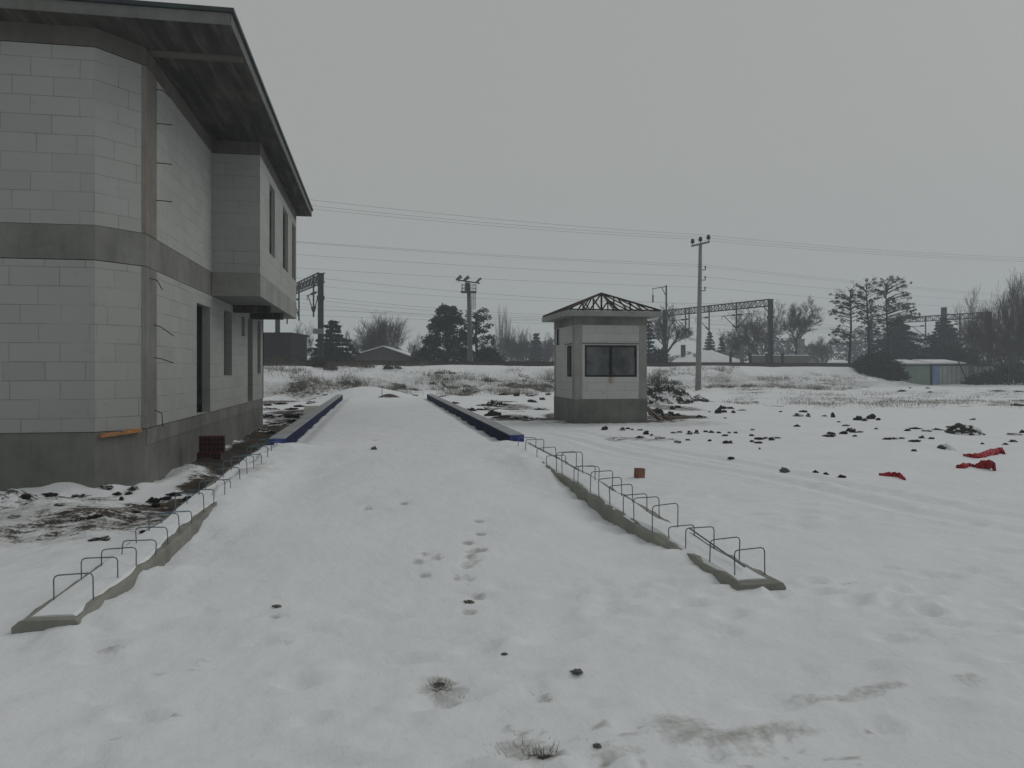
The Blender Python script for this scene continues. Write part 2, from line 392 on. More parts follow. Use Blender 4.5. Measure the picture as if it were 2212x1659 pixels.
    top_ = .585 * sst(9.4, 10.7, y) + rz * (1 - sst(9.4, 10.7, y))
    zin = top_ * (1 - np.maximum(wl, wr)) + np.where(wl > wr, wl * (kz - dl + rag), wr * (kz - dr + rag)) + mid * .03 + fine * .014
    for bx, by, rx, ry, a, h in DENTS:
        if -2 < bx < 2.6 and by > 5:
            ca, sa = math.cos(a), math.sin(a); dx, dy = x - bx, y - by
            q = ((dx * ca + dy * sa) / rx) ** 2 + ((-dx * sa + dy * ca) / ry) ** 2
            zin = zin - h * np.exp(-q * 1.2)
    z = np.where(inner, np.maximum(zin, z * sst(6.4, 5.2, y)), z)
    deck = (np.abs(x - DCX) < DHW) & (y >= DECK0) & (y < DECK1 + 5)
    dz = .585 + mid * .022 + fine * .012 - .035 * sst(.35, .1, DHW - np.abs(x - DCX)) * (.4 + 1.2 * fbm(x * .5, y * 2.2, 95, 2)) * 1.7
    out_ = sst(DECK1 - .2, DECK1 + 4.5, y)
    z = np.where(deck, np.maximum(dz * (1 - out_) + z * out_, z * out_), z)
    for fx, fy in FEET:
        q = ((x - fx) / .045) ** 2 + ((y - fy) / .055) ** 2
        z = z - .022 * np.exp(-q)
    return z
def gz(x, y): return float(ground(np.array([x]), np.array([y]))[0])
def hit(u, v, z=None):                                           # where the photo's pixel meets the built ground
    d = EYE * FPX / max(v - VH, 6)
    if z is None:
        for _ in range(8):
            x, y = at(u, d); zz = min(gz(x, y), EYE - .1); d = .5 * d + .5 * (EYE - zz) * FPX / max(v - VH, 1.5)
    x, y = at(u, d); return x, y, gz(x, y), d
def axis(lo, segs, hi, gr):
    a = [segs[0][0]]
    for s0, s1, st in segs:
        k = int(round((s1 - s0) / st)); a += list(np.linspace(s0, s1, k + 1)[1:])
    st = segs[-1][2]
    while a[-1] < hi: st *= gr; a.append(a[-1] + st)
    b = []; x0 = a[0]; st = segs[0][2]
    while x0 > lo: st *= gr; x0 -= st; b.append(x0)
    return np.array(b[::-1] + a)
xs = axis(-330, [(-5.2, 6.0, .05)], 330, 1.022); ys = axis(-60, [(2.4, 12.0, .05), (12, 30, .1), (30, 100, .28)], 420, 1.06)
X, Y = np.meshgrid(xs, ys); Z = ground(X, Y)
# bare mud and stains, as world ellipses
DIRT = []
def dirt(u, v, ru, rv, s, z=0.0):
    x, y, d = gp(u, v, z); rx = ru * d / FPX; ry = rv * d * d / ((EYE - z) * FPX); DIRT.append((x, y, max(rx, .02), max(ry, .02), s))
for q in ((430,1085,110,14,.62),(350,1092,70,10,.6),(520,1000,85,28,.78),(470,1050,70,16,.75),(560,965,70,24,.8),(600,925,60,22,.8),(620,895,60,12,.72),(590,940,40,10,.85),(600,868,50,6,.55),
          (700,862,45,5,.5),(250,1115,160,16,.50),(120,1090,140,18,.44),(180,1140,200,18,.42),(60,1150,120,20,.38),(60,1045,26,9,.42),(420,1105,70,7,.55),(640,855,60,4,.5),(300,1095,40,8,.5),
          (1330,912,150,4,.55),(1230,905,60,6,.62),(1215,900,40,6,.6),(1160,905,120,4,.62),(1100,880,60,6,.5),(1110,900,40,5,.5),(1420,905,50,7,.55),(1460,900,60,6,.62),(1450,880,45,8,.5),
          (1355,948,60,4,.42),(1420,950,60,4,.40),(950,1478,22,13,.50),(1168,1634,34,12,.47),(1180,1640,20,8,.52),(1175,1505,9,5,.42)): dirt(*q)
x, y = at(828, 33.2); DIRT.append((x, y, 1.1, .5, .62))
STAIN = []
def stain(u, v, ru, rv, s):
    x, y, d = gp(u, v); STAIN.append((x, y, ru * d / FPX, rv * d * d / (EYE * FPX), s))
for q in ((1470,1570,60,26,.62),(1540,1590,110,12,.6),(1700,1565,90,10,.52),(1810,1510,120,8,.5),(1340,1625,80,14,.45),(1600,1610,120,10,.4),(1900,1490,60,6,.48),(1130,1610,60,20,.4),(960,1490,50,20,.4),(2100,1470,60,10,.3),
          (100,1130,260,40,.62),(350,1110,200,26,.7),(700,860,120,10,.4),(1250,915,160,8,.45),(1450,915,110,8,.5),(2100,850,300,8,.3)): stain(*q)
for q in ((950,1480,40,22,.7),(996,1482,10,8,.6),(985,1500,12,8,.6),(1165,1632,60,24,.75),(1120,1615,34,18,.65),(1175,1505,20,9,.62),(1240,1450,16,6,.45),(430,1425,26,12,.45),(345,1447,14,5,.5),(240,1405,30,10,.4),(1300,1612,26,8,.6),(1245,1600,14,6,.5),
          (375,1550,14,5,.55),(245,1590,18,6,.5),(2180,1440,16,5,.45),(1850,1262,50,6,.3),(1930,1225,20,9,.4),(610,1385,30,8,.4)): stain(*q)
for k in range(110): stain(1080 + 820 * rng.rand(), 1560 + 95 * rng.rand(), 4 + 9 * rng.rand(), 2 + 4 * rng.rand(), .5 + .25 * rng.rand())
for fx, fy in FEET: STAIN.append((fx, fy, .05, .06, .66))
def blobs(lst, X, Y):
    a = np.zeros_like(X)
    for bx, by, rx, ry, s in lst:
        q = ((X - bx) / rx) ** 2 + ((Y - by) / ry) ** 2
        a = np.maximum(a, s * np.clip(1.25 - .6 * q, 0, 1) * (q < 2.1))
    return a
D = blobs(DIRT, X, Y); S = blobs(STAIN, X, Y)
T, N = rail_tn(X, Y)
slope = np.clip(np.sin(np.clip((N + 22) / 17, 0, 1) * math.pi), 0, 1) * (T < 62)
D = np.maximum(D, slope * sst(.47, .68, fbm(X * .6, Y * .6, 61, 5)) * (.58 - .16 * sst(10, 30, T)))
fieldm = sst(24, 30, Y) * (N < -12) * sst(-2, 6, X)
D = np.maximum(D, fieldm * sst(.66, .78, fbm(X * .55, Y * 1.6, 71, 4)) * .6)
S = np.maximum(S, slope * .95 * fbm(X * .3, Y * .3, 81, 3))
nx, ny = len(xs), len(ys)
me = bpy.data.meshes.new('snow_ground')
co = np.stack([X, Y, Z], -1).reshape(-1, 3)
I = np.arange(nx * ny).reshape(ny, nx)
F = np.stack([I[:-1, :-1], I[:-1, 1:], I[1:, 1:], I[1:, :-1]], -1).reshape(-1, 4)
me.vertices.add(len(co)); me.vertices.foreach_set('co', co.ravel())
me.loops.add(F.size); me.loops.foreach_set('vertex_index', F.ravel())
me.polygons.add(len(F)); me.polygons.foreach_set('loop_start', np.arange(0, F.size, 4))
me.polygons.foreach_set('use_smooth', np.ones(len(F), bool))
me.update(calc_edges=True)
for nm, arr in (('dirt', D), ('stain', S)):
    a = me.attributes.new(nm, 'FLOAT', 'POINT'); a.data.foreach_set('value', arr.ravel().astype(np.float32))
me.materials.append(M['ground'])
go = bpy.data.objects.new('snow_ground', me); COL.objects.link(go); tag(go, kind='structure')

# ------------------------------------------------------------------ haze
hz = MB(); hz.box((-360, -80, -2.0), (360, 450, 48)); h = Mat('winter_haze')
h.t.nodes.remove(h.b); pv = h.n('ShaderNodeVolumePrincipled', {'Color': (.86, .93, 1.0, 1), 'Density': .0015, 'Anisotropy': .1})
h.link(pv.outputs[0], h.o.inputs['Volume']); tag(hz.build('haze', h.m), kind='stuff')

# ------------------------------------------------------------------ the unfinished building
def wall(mb, A, B, z0, z1, t=.15, ops=(), s0=0.0, mi=0, caps=True):
    A, B = Vector((*A, 0)), Vector((*B, 0)); d = (B - A); L = d.length; d.normalize(); nn = Vector((d.y, -d.x, 0))
    ss = sorted({0.0, L, *[q for o in ops for q in o[:2]]}); zz = sorted({z0, z1, *[q for o in ops for q in o[2:4]]})
    P = lambda s, z, k: A + d * s - nn * (t * k) + Vector((0, 0, z))
    for i in range(len(ss) - 1):
        for j in range(len(zz) - 1):
            a, b, c, e = ss[i], ss[i+1], zz[j], zz[j+1]; m, q = (a + b) / 2, (c + e) / 2
            if any(o[0] < m < o[1] and o[2] < q < o[3] for o in ops): continue
            uv = [(s0 + a, c), (s0 + b, c), (s0 + b, e), (s0 + a, e)]
            mb.face([P(a, c, 0), P(b, c, 0), P(b, e, 0), P(a, e, 0)], uv, mi)
            mb.face([P(b, c, 1), P(a, c, 1), P(a, e, 1), P(b, e, 1)], uv, mi)
    def strip(a, b, c, e, horiz):
        if horiz: mb.face([P(a, c, 0), P(a, c, 1), P(b, c, 1), P(b, c, 0)], [(0, .1), (.1, .1), (.1, .2), (0, .2)], mi)
        else: mb.face([P(a, c, 0), P(a, c, 1), P(a, e, 1), P(a, e, 0)], [(.1, c), (.25, c), (.25, e), (.1, e)], mi)
    for o in ops:
        strip(o[0], o[0], o[2], o[3], False); strip(o[1], o[1], o[2], o[3], False)
        strip(o[0], o[1], o[2], 0, True); strip(o[0], o[1], o[3], 0, True)
    if caps:
        strip(0, 0, z0, z1, False); strip(L, L, z0, z1, False); strip(0, L, z0, 0, True); strip(0, L, z1, 0, True)
BX, BY, BX0, BY1 = -3.2, 10.96, -15.0, 22.9
CH = (-3.68, 10.96), (-3.2, 11.52)
ZP, ZB0, ZB1, ZT0, ZT1 = .82, 3.11, 3.57, 5.94, 6.19
bld = thing('unfinished_building', (-8, 17, 0), 'two storey unfinished building of pale blocks and bare concrete left of the snowy ramp', 'building')
foot = [(BX0, BY), CH[0], CH[1], (BX, BY1), (BX0, BY1)]
def inset(k): return [(BX0 + k, BY + k), (CH[0][0] - k * .4, BY + k), (BX - k, CH[1][1] + k * .4), (BX - k, BY1 - k), (BX0 + k, BY1 - k)]
m = MB(); m.prism(inset(.012), -.4, ZP - .008); m.build('plinth', M['conc_dark'], bld)
m = MB()                                                         # raised pour line along the side of the plinth
m.box((BX - .012, 11.56, .58), (BX - .002, 22.8, .80)); m.build('pour_ledge', M['conc'], bld)
# ground floor walls
DY0, DY1 = y_on_x(425, BX), y_on_x(454, BX)
m = MB(); wall(m, (BX0, BY), CH[0], ZP, ZB0 - .012, ops=[(1.2, 3.4, 1.6, 2.9)]); m.build('front_block_wall', M['block'], bld)
m = MB(); wall(m, *CH, ZP, ZB0 - .012, s0=.33); m.build('corner_block_wall', M['block'], bld)
COLW = .52
YS = CH[1][1] + COLW
def op(u0, u1, v0, v1, Xp, y0):
    a, b = y_on_x(u0, Xp), y_on_x(u1, Xp); dd = depth(Xp, (a + b) / 2)
    return (a - y0, b - y0, zat(v1, dd), zat(v0, dd))
ops = [(DY0 - YS, DY1 - YS, ZP + .001, 2.86)]
for q in ((484, 501, 672, 811), (522, 529, 684, 726), (535, 546, 668, 858), (556, 563, 693, 807)):
    o = op(*q, BX, YS); ops.append((o[0], o[1], max(o[2], ZP + .002), min(o[3], 3.0)))
ops[3] = (ops[3][0], ops[3][1], ZP + .001, 2.95)
m = MB(); wall(m, (BX, YS), (BX, BY1), ZP, ZB0 - .012, ops=ops, s0=.2); m.build('side_block_wall', M['block'], bld)
m = MB(); wall(m, (BX, BY1), (BX0, BY1), ZP, ZT0, ops=[(3, 5, 1.6, 2.9), (6, 8, 4.2, 5.6)]); wall(m, (BX0, BY1), (BX0, BY), ZP, ZT0); m.build('rear_block_wall', M['block'], bld)
# floor band and upper walls
bandpoly = inset(.006)
m = MB(); m.prism(bandpoly, ZB0, ZB1 - .004); m.build('floor_band', M['conc'], bld)
m = MB(); wall(m, (BX0, BY), CH[0], ZB1, ZT0 - .012, s0=.1); m.build('front_block_wall', M['block'], bld)
m = MB(); wall(m, *CH, ZB1, ZT0 - .012, s0=.02); m.build('corner_block_wall', M['block'], bld)
BAYX, BAYY = -2.286, 15.9
m = MB(); wall(m, (BX, YS), (BX, BAYY), ZB1, ZT0 - .012, s0=.35); m.build('side_block_wall', M['block'], bld)
for z0, z1 in ((ZP, ZB0 - .012), (ZB1, ZT0 - .012)):              # poured corner column, ground and upper storey
    m = MB(); e = .004; dx_, dy_ = CH[1][0] - CH[0][0], CH[1][1] - CH[0][1]; L_ = math.hypot(dx_, dy_); nx_, ny_ = dy_ / L_ * e, -dx_ / L_ * e; kx, ky = CH[1][0] - dx_ / L_ * .07, CH[1][1] - dy_ / L_ * .07
    m.prism([(kx + nx_, ky + ny_), (CH[1][0] + e, CH[1][1] + ny_), (BX + e, YS), (BX - .3, YS), (kx - .2, ky + .15)], z0, z1); c = m.build('column', M['col'] if z0 > 3 else M['conc'], bld)
m = MB(); m.prism(inset(.0), ZT0, ZT1); m.build('top_beam', M['beam'], bld)
# projecting bay
m = MB(); wall(m, (BX + .003, BAYY), (BAYX, BAYY), ZB1, ZT0 - .012, s0=.1); m.build('bay_end_wall', M['block'], bld)
ops = []
for u0, u1, vt, vb in ((582, 594, 385, 541), (611, 622, 450, 571), (631, 638.5, 487, 592)):
    a, b = y_on_x(u0, BAYX), y_on_x(u1, BAYX); dd = depth(BAYX, b); ops.append((a - BAYY, b - BAYY, 4.18, 5.72))
m = MB(); wall(m, (BAYX, BAYY + .15), (BAYX, BY1 - .15), ZB1, ZT0 - .012, ops=[(o[0] - .15, o[1] - .15, o[2], o[3]) for o in ops], s0=.45); m.build('bay_side_wall', M['block'], bld)
for o in ops:                                                     # each window opening still holds its rough timber lining
    fr = MB(); y0, y1 = BAYY + o[0], BAYY + o[1]; Xf = BAYX - .14
    for lo, hi in (((Xf, y0, o[2]), (Xf + .06, y0 + .05, o[3])), ((Xf, y1 - .05, o[2]), (Xf + .06, y1, o[3])), ((Xf, y0 + .05, o[2]), (Xf + .06, y1 - .05, o[2] + .05)), ((Xf, y0 + .05, o[3] - .05), (Xf + .06, y1 - .05, o[3]))): fr.box(lo, hi)
    fr.build('window_lining', M['plank'], bld)
m = MB(); wall(m, (BAYX, BY1), (BX, BY1), ZB1, ZT0 - .012); m.build('bay_end_wall', M['block'], bld)
m = MB(); m.box((BX + .001, BAYY - .004, ZB0), (BAYX + .006, BY1 + .006, ZB1 - .004)); m.build('bay_slab', M['conc_pale'], bld)
m = MB(); m.box((BX + .002, BAYY, ZT0), (BAYX + .001, BY1, ZT1)); m.build('bay_beam', M['beam'], bld)
# beams under the bay
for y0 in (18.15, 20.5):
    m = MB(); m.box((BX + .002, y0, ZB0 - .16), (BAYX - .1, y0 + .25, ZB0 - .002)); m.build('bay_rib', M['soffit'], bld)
# roof slab, its sheet-metal edge and starter bars
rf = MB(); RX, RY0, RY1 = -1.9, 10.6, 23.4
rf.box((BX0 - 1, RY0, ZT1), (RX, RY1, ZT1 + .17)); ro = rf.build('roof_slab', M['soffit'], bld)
m = MB()
m.box((BX0 - 1, RY0 - .012, ZT1 + .012), (RX, RY0 - .002, ZT1 + .166)); m.box((RX + .002, RY0, ZT1 + .012), (RX + .012, RY1, ZT1 + .166)); m.build('fascia', M['fascia'], ro)
m = MB()
m.box((BX0 - 1, RY0 - .05, ZT1 + .172), (RX + .05, RY0 + .12, ZT1 + .225)); m.box((RX - .12, RY0 + .122, ZT1 + .172), (RX + .05, RY1 + .05, ZT1 + .225)); m.build('metal_edge', M['flash'], ro)
m = MB(); m.box((BX0 - .9, RY0 + .13, ZT1 + .175), (RX - .13, RY1 - .02, ZT1 + .21)); m.build('roof_snow', M['snow'], ro)
m = MB(); zr0 = ZT1 + .03                                        # beam lying across the overhang at the corner
m.box((BX + .02, CH[1][1] + .05, ZT1 - .028), (RX - .02, CH[1][1] + .25, ZT1 - .001)); m.build('soffit_rib', M['beam'], ro)
for u in (314, 212):
    dd = 11.5; x, y = at(u, dd); m = MB(); m.tube([(x, y, ZT1 + .2), (x + .01, y, ZT1 + .75)], .012, 5); m.build('starter_bar', M['rust'], ro)
for u, v, du, dv in ((341, 192, 22, 13), (332, 267, 28, 0), (332, 352, 28, 1), (332, 433, 28, 1), (318, 600, 20, 24), (325, 700, 36, 24), (326, 772, 34, 11), (328, 884, 12, 36)):
    y0 = min(max(y_on_x(u + 6, BX), CH[1][1] + .06), YS - .03); dd = depth(BX, y0); z = zat(v, dd)
    m = MB(); m.tube([(BX - .02, y0, z), (BX + .1, y0, z - dv * .004 * .4), (BX + .02 + du * .0072, y0 + .02, z - dv * .0072)], .007, 5); m.build('tie_bar', M['rust'], bld)
# inside floor, dark rooms
m = MB(); m.box((BX0 + .2, BY + .2, ZP - .03), (BX - .2, BY1 - .2, ZP)); m.build('inner_floor', M['conc_dark'], bld)
m = MB(); m.box((-5.2, BY + .3, ZP), (-5.1, BY1 - .3, ZB0 - .01)); m.build('partition', M['conc_dark'], bld)
m = MB(); m.box((-5.0, 16.0, ZB1 + .01), (-4.9, BY1 - .3, ZT0 - .01)); m.build('partition', M['conc_dark'], bld)

# loose board wedged along the plinth at the cut corner
a, b = Vector((*CH[0], 0)), Vector((*CH[1], 0)); d = (b - a).normalized(); nn = Vector((d.y, -d.x, 0))
m = MB(); p = a + d * .06 + nn * .03; q = a + d * .63 + nn * .03
m.bar((p.x, p.y, .765), (q.x, q.y, .80), .07, .045); tag(m.build('wooden_board', M['wood']), 'short orange-brown board wedged under the block wall at the cut corner of the building', 'board')
# hollow clay bricks by the wall
def clay_brick(name, loc, rz, label, size=(.19, .135, .19), mat='clay', tilt=0, group=None, cells=True):
    t = thing(name, loc, label, 'brick', group); a, b, c = size
    m = MB(); m.box((-a/2, -b/2, 0), (a/2, b/2, c)); bo = m.build('body', M[mat]); hm = MB()
    for i in (-1, 0, 1) if cells else ():
        for j in (0, 1, 2):
            x = i * a * .3; z = c * (.2 + .3 * j); hm.box((x - a * .1, -b/2 - .003, z - c * .1), (x + a * .1, b/2 + .003, z + c * .1))  # solid dark blocks, the cells' inner shade put into their colour
    for o in ((bo, hm.build('cell', M['hole_shade'])) if cells else (bo,)): o.parent = t; o.matrix_parent_inverse = Matrix()
    t.rotation_euler = (0, tilt, rz); return t
bx, by = at(455, 12.9); g0 = .06
clay_brick('hollow_brick', (bx + .09, by - .06, .08), .15, 'dark red hollow brick lowest of the little stack by the building, under the other two', tilt=.0, size=(.17, .14, .17))
clay_brick('hollow_brick', (bx - .08, by, .25), .1, 'left upper red hollow brick of the little stack by the concrete plinth', size=(.2, .15, .28))
clay_brick('hollow_brick', (bx + .13, by - .02, .25), .08, 'right upper red hollow brick of the little stack by the concrete plinth', size=(.2, .15, .28))
m = MB(); m.box((-.09, -.08, 0), (.09, .09, .17)); o = m.build('brick_rubble', M['clay']); o.location = (bx - .12, by + .02, .08); tag(o, 'broken dark red brick half buried in snow beneath the stacked hollow bricks', 'brick')
x, y, z, d = hit(1381, 1032); clay_brick('hollow_brick', (x, y, z - .02), .35, 'single brown clay brick standing on end alone in the open snow', size=(.125, .11, .165), mat='claypale', tilt=.05, cells=False)

# ------------------------------------------------------------------ weighbridge
wb = thing('weighbridge', (DCX, 20, 0), 'long snow covered truck weighbridge with two blue edge rails', 'weighbridge')
for s in (-1, 1):
    xi = DCX + s * DHW - s * .03; xo = DCX + s * 1.765; x0, x1 = min(xi, xo), max(xi, xo)
    m = MB(); m.box((x0, DECK0 - .02, .38), (x1, DECK1, .695)); r = m.build('edge_rail', M['bluedk'], wb)
    m = MB(); m.box((x0 - .004, DECK0 - .026, .54), (x1 + .004, DECK0 - .021, .70)); m.build('end_plate', M['blue'], r)
    m = MB(); m.box((x0 - .006, DECK0 - .02, .697), (x1 + .006, DECK1, .712)); m.build('top_plate', M['plate'], r)
m = MB(); m.box((DCX - 1.72, DECK0 - .1, -.3), (DCX + 1.72, DECK0 - .03, .33)); m.build('abutment', M['conc'], wb)
m = MB(); m.box((DCX - 1.58, DECK0 + .02, .1), (DCX + 1.58, DECK1, .45)); m.build('deck', M['bluedk'], wb)
m = MB(); m.box((DCX - 1.715, DECK0 + .03, -.3), (DCX + 1.715, DECK1, .375)); m.build('foundation', M['conc'], wb)
m = MB(); P = [(DCX - 1.73, 18.6), (DCX - 1.73, 28.6), (DCX - 2.9, 28.6), (DCX - 2.35, 22)]; m.prism(P, -.2, .33); m.build('side_slab', M['conc_pale'], wb)

# ------------------------------------------------------------------ ramp kerbs with their rebar hoops
def kerb(cfun, label, sgn):
    t = thing('ramp_kerb', (float(cfun(8)), 8, 0), label, 'kerb', 'concrete kerbs along the ramp')
    m = MB(); n = 60; ring = []; rr = random.Random(3 + sgn); y0, y1 = 5.22, DECK0 - .12
    for i in range(n + 1):
        y = y0 + (y1 - y0) * i / n; c = float(cfun(y)); z = float(kerb_z(y)) + rr.uniform(-.008, .008); j = lambda a: rr.uniform(-a, a)
        e = .02 if i else -.02
        ring.append([(c - .19 + j(.012), y, -.25), (c - .185 + j(.012), y, z - .025 + j(.01)), (c - .16 + j(.01), y, z + j(.006)), (c + .16 + j(.01), y, z + j(.006)), (c + .185 + j(.012), y, z - .025 + j(.01)), (c + .19 + j(.012), y, -.25)])
    for i in range(n):
        a, b = ring[i], ring[i + 1]
        for k in range(5): m.face([a[k + 1], a[k], b[k], b[k + 1]])
    m.face(ring[0]); m.face(ring[-1][::-1])
    m.build('concrete_body', M['kerb'], t)
    m = MB(); ring = []; n = 110                                  # snow lying on the top, ragged at the edges
    for i in range(n + 1):
        y = y0 + .1 + (y1 - y0 - .1) * i / n; c = float(cfun(y)); z = float(kerb_z(y))
        wl = .15 + .06 * (vnoise(np.array([y * 2.3]), np.array([1.0 + sgn]), 5)[0] - .42); wr = .125 + .08 * (vnoise(np.array([y * 2.0]), np.array([7.0 + sgn]), 6)[0] - .45)
        th = .010 + .022 * vnoise(np.array([y * 3]), np.array([3.0 + sgn]), 8)[0]
        ring.append([(c - wl, y, z - .012), (c - wl * .8, y, z + th * .7), (c, y, z + th), (c + wr * .8, y, z + th * .7), (c + wr, y, z - .012)])
    for i in range(n):
        a, b = ring[i], ring[i + 1]
        for k in range(4): m.face([a[k + 1], a[k], b[k], b[k + 1]][::-1])
    m.face(ring[0][::-1]); m.build('snow_cap', M['snow'], t, True)
    return t
kl = kerb(kerb_l, 'left concrete ramp kerb with rebar hoops, nearest the pale block building', -1)
kr = kerb(kerb_r, 'right concrete ramp kerb with rebar hoops, on the booth side of the ramp', 1)
def on_kerb(u, v):
    z = .3
    for _ in range(12): x, y, d = gp(u, v, z); z = .5 * z + .5 * float(kerb_z(y))
    return x, y, z, d
def hoop(parent, p, width, h1, h2, skew, lean):
    x, y, z = p; r = .028
    q = [(x, y, z - .08), (x + lean, y, z + h1 - r), (x + lean + r * .3, y, z + h1 - r * .3), (x + lean + r, y, z + h1), (x + lean + width - r, y + skew, z + h2), (x + lean + width - r * .3, y + skew, z + h2 - r * .3), (x + lean + width, y + skew, z + h2 - r), (x + width, y + skew, z - .08)]
    m = MB(); m.tube(q, .0048, 6); return m.build('rebar_hoop', M['rebar'], parent)
rr = random.Random(9)
RIGHT = [(1762,900,1080,885),(1585,828,990,808),(1422,748,890,738),(1310,738,820,730),(1190,593,765,575),(1058,540,690,530),(972,520,645,513),(900,455,585,445),(825,408,540,393),(755,358,500,352),(675,318,440,328),(615,322,430,318),(555,225,380,222),(500,225,355,220),(455,248,315,242),(375,195,275,185),(305,135,225,133),(255,120,195,125)]
for x, yt, yb, yt2 in RIGHT:
    u = 1036.9 + .3125 * x; px, py, pz, d = on_kerb(u, 907.3 + .3125 * yb)
    px = max(min(px, float(kerb_r(py)) - .07), float(kerb_r(py)) - .15)
    h1 = (yb - yt) * .3125 * d / FPX; h2 = h1 + (yt - yt2) * .3125 * d / FPX * .7
    hoop(kr, (px, py, pz), .245, h1, h2, rr.uniform(-.02, .02), rr.uniform(-.012, .012))
LEFT = [(365,1075,1255,1),(550,960,1110,1),(683,900,1020,1),(818,842,940,1),(925,752,865,1),(1010,663,790,1),(1100,652,738,1)] + [(a, b, c, 0) for a, b, c in ((1378,520,650),(1443,497,600),(1520,435,540),(1560,430,505),(1620,355,455),(1670,300,415),(1720,270,375),(1762,262,338),(1802,205,300),(1830,190,255),(1870,160,225),(1903,175,210))]
for x, yt, yb, left in LEFT:
    u = .3203 * x; px, py, pz, d = on_kerb(u, 898.6 + .3203 * yb); c = float(kerb_l(py))
    if not left: px -= .25
    px = max(min(px, c - .09), c - .15)
    h1 = (yb - yt) * .3203 * d / FPX
    hoop(kl, (px, py, pz), .25, h1, h1 + rr.uniform(-.004, .012), rr.uniform(-.02, .02), rr.uniform(-.012, .012))
m = MB(); a = on_kerb(1500, 1165); b = on_kerb(1592, 1238)        # loose rod lying along the right kerb
m.tube([(float(kerb_r(a[1])) + .05, a[1], a[2] + .10), (float(kerb_r(b[1])) + .02, b[1], b[2] + .045)], .007, 5); tag(m.build('loose_rod', M['rebar']), 'loose dark steel rod lying slanted through the hoops of the right kerb', 'rod')

# ------------------------------------------------------------------ gate booth
VX, VY, VX1, VY1 = 5.89, 22.39, 8.18, 25.03
bt = thing('gate_booth', ((VX + VX1) / 2, (VY + VY1) / 2, 0), 'small square booth of pale blocks with concrete columns and an open steel roof frame', 'booth')
ZA, ZC, ZD = .747, 3.0, 3.25
m = MB(); m.box((VX - .012, VY - .012, -.35), (VX1 + .012, VY1 + .012, ZA)); m.build('plinth', M['conc_dark'], bt)
CW = .25
for cx, cy in ((VX, VY), (VX1 - CW, VY), (VX, VY1 - CW), (VX1 - CW, VY1 - CW)):
    m = MB(); m.box((cx - .004 * (cx == VX), cy - .004 * (cy == VY), ZA + .001), (cx + CW + .004 * (cx != VX), cy + CW + .004 * (cy != VY), ZC)); m.build('column', M['conc_pale'], bt)
fw = (6.215 - VX - CW, 7.865 - VX - CW, 1.42, 2.39)
m = MB(); wall(m, (VX + CW, VY), (VX1 - CW, VY), ZA + .001, ZC - .004, ops=[fw], s0=.2); m.build('front_wall', M['booth_block'], bt)
# left wall runs from the back to the front (outward is -X)
oa = y_on_x(1236.5, VX), y_on_x(1224.7, VX), y_on_x(1208.3, VX), y_on_x(1202.3, VX)
yb_ = VY1 - CW
lw1 = (yb_ - oa[1], yb_ - oa[0] - .0, 1.42, 2.39); lw2 = (max(yb_ - oa[3], .02), yb_ - oa[2], 2.45, 2.98)
lw1 = (lw1[0], min(lw1[1], yb_ - VY - CW - .06), 1.42, 2.39)
m = MB(); wall(m, (VX, yb_), (VX, VY + CW), ZA + .001, ZC - .004, ops=[lw1, lw2], s0=.4); m.build('side_wall', M['booth_block'], bt)
m = MB(); wall(m, (VX1, VY + CW), (VX1, VY1 - CW), ZA + .001, ZC - .004, ops=[(.5, 1.5, 1.42, 2.39)]); m.build('side_wall', M['booth_block'], bt)
m = MB(); wall(m, (VX1 - CW, VY1), (VX + CW, VY1), ZA + .001, ZC - .004, ops=[(.5, 1.3, ZA + .01, 2.6)]); m.build('rear_wall', M['booth_block'], bt)
m = MB(); m.box((VX - .008, VY - .008, ZC), (VX1 + .008, VY1 + .008, ZD)); m.build('ring_beam', M['conc'], bt)
m = MB(); m.box((VX + CW + .003, VY - .006, 2.415), (VX1 - CW - .003, VY + .10, 2.462)); m.build('lintel', M['conc_dark'], bt)
m = MB(); m.box((VX - .006, yb_ - lw1[1] - .05, 2.415), (VX + .1, yb_ - lw1[0] + .3, 2.462)); m.build('lintel', M['conc_dark'], bt)
def window(parent, A, d, a, b, z0, z1, nn, fw_=.055, mull=True):
    """steel frame set in the opening: A start point, d along, nn outward"""
    A, d, nn = Vector((*A, 0)), Vector((*d, 0)), Vector((*nn, 0))
    Mx = Matrix(((d.x, nn.x, 0, A.x), (d.y, nn.y, 0, A.y), (0, 0, 1, 0), (0, 0, 0, 1)))
    m = MB(); y0, y1 = -.05, -.012
    m.box((a, y0, z0), (a + fw_, y1, z1), Mx); m.box((b - fw_, y0, z0), (b, y1, z1), Mx)
    m.box((a + fw_, y0, z0), (b - fw_, y1, z0 + fw_), Mx); m.box((a + fw_, y0, z1 - fw_), (b - fw_, y1, z1), Mx)
    c = (a + b) / 2
    if mull: m.box((c - .045, y0 - .004, z0 + fw_), (c + .045, y1 + .004, z1 - fw_), Mx)
    f = m.build('window_frame', M['frame'], parent)
    for p, q in (((a + fw_, c - .045), (c + .045, b - fw_)) if mull else ((a + fw_, b - fw_),)):
        g_ = MB(); g_.box((p - .01, -.036, z0 + fw_ - .01), (q + .01, -.03, z1 - fw_ + .01), Mx); g_.build('pane', M['glass'], f)
window(bt, (VX + CW, VY), (1, 0), fw[0] + .003, fw[1] - .003, fw[2] + .003, fw[3] - .003, (0, -1))
window(bt, (VX, yb_), (0, -1), lw1[0] + .003, lw1[1] - .003, lw1[2] + .003, lw1[3] - .003, (-1, 0), .05)
window(bt, (VX, yb_), (0, -1), lw2[0] + .003, lw2[1] - .003, lw2[2] + .003, lw2[3] - .003, (-1, 0), .04, False)
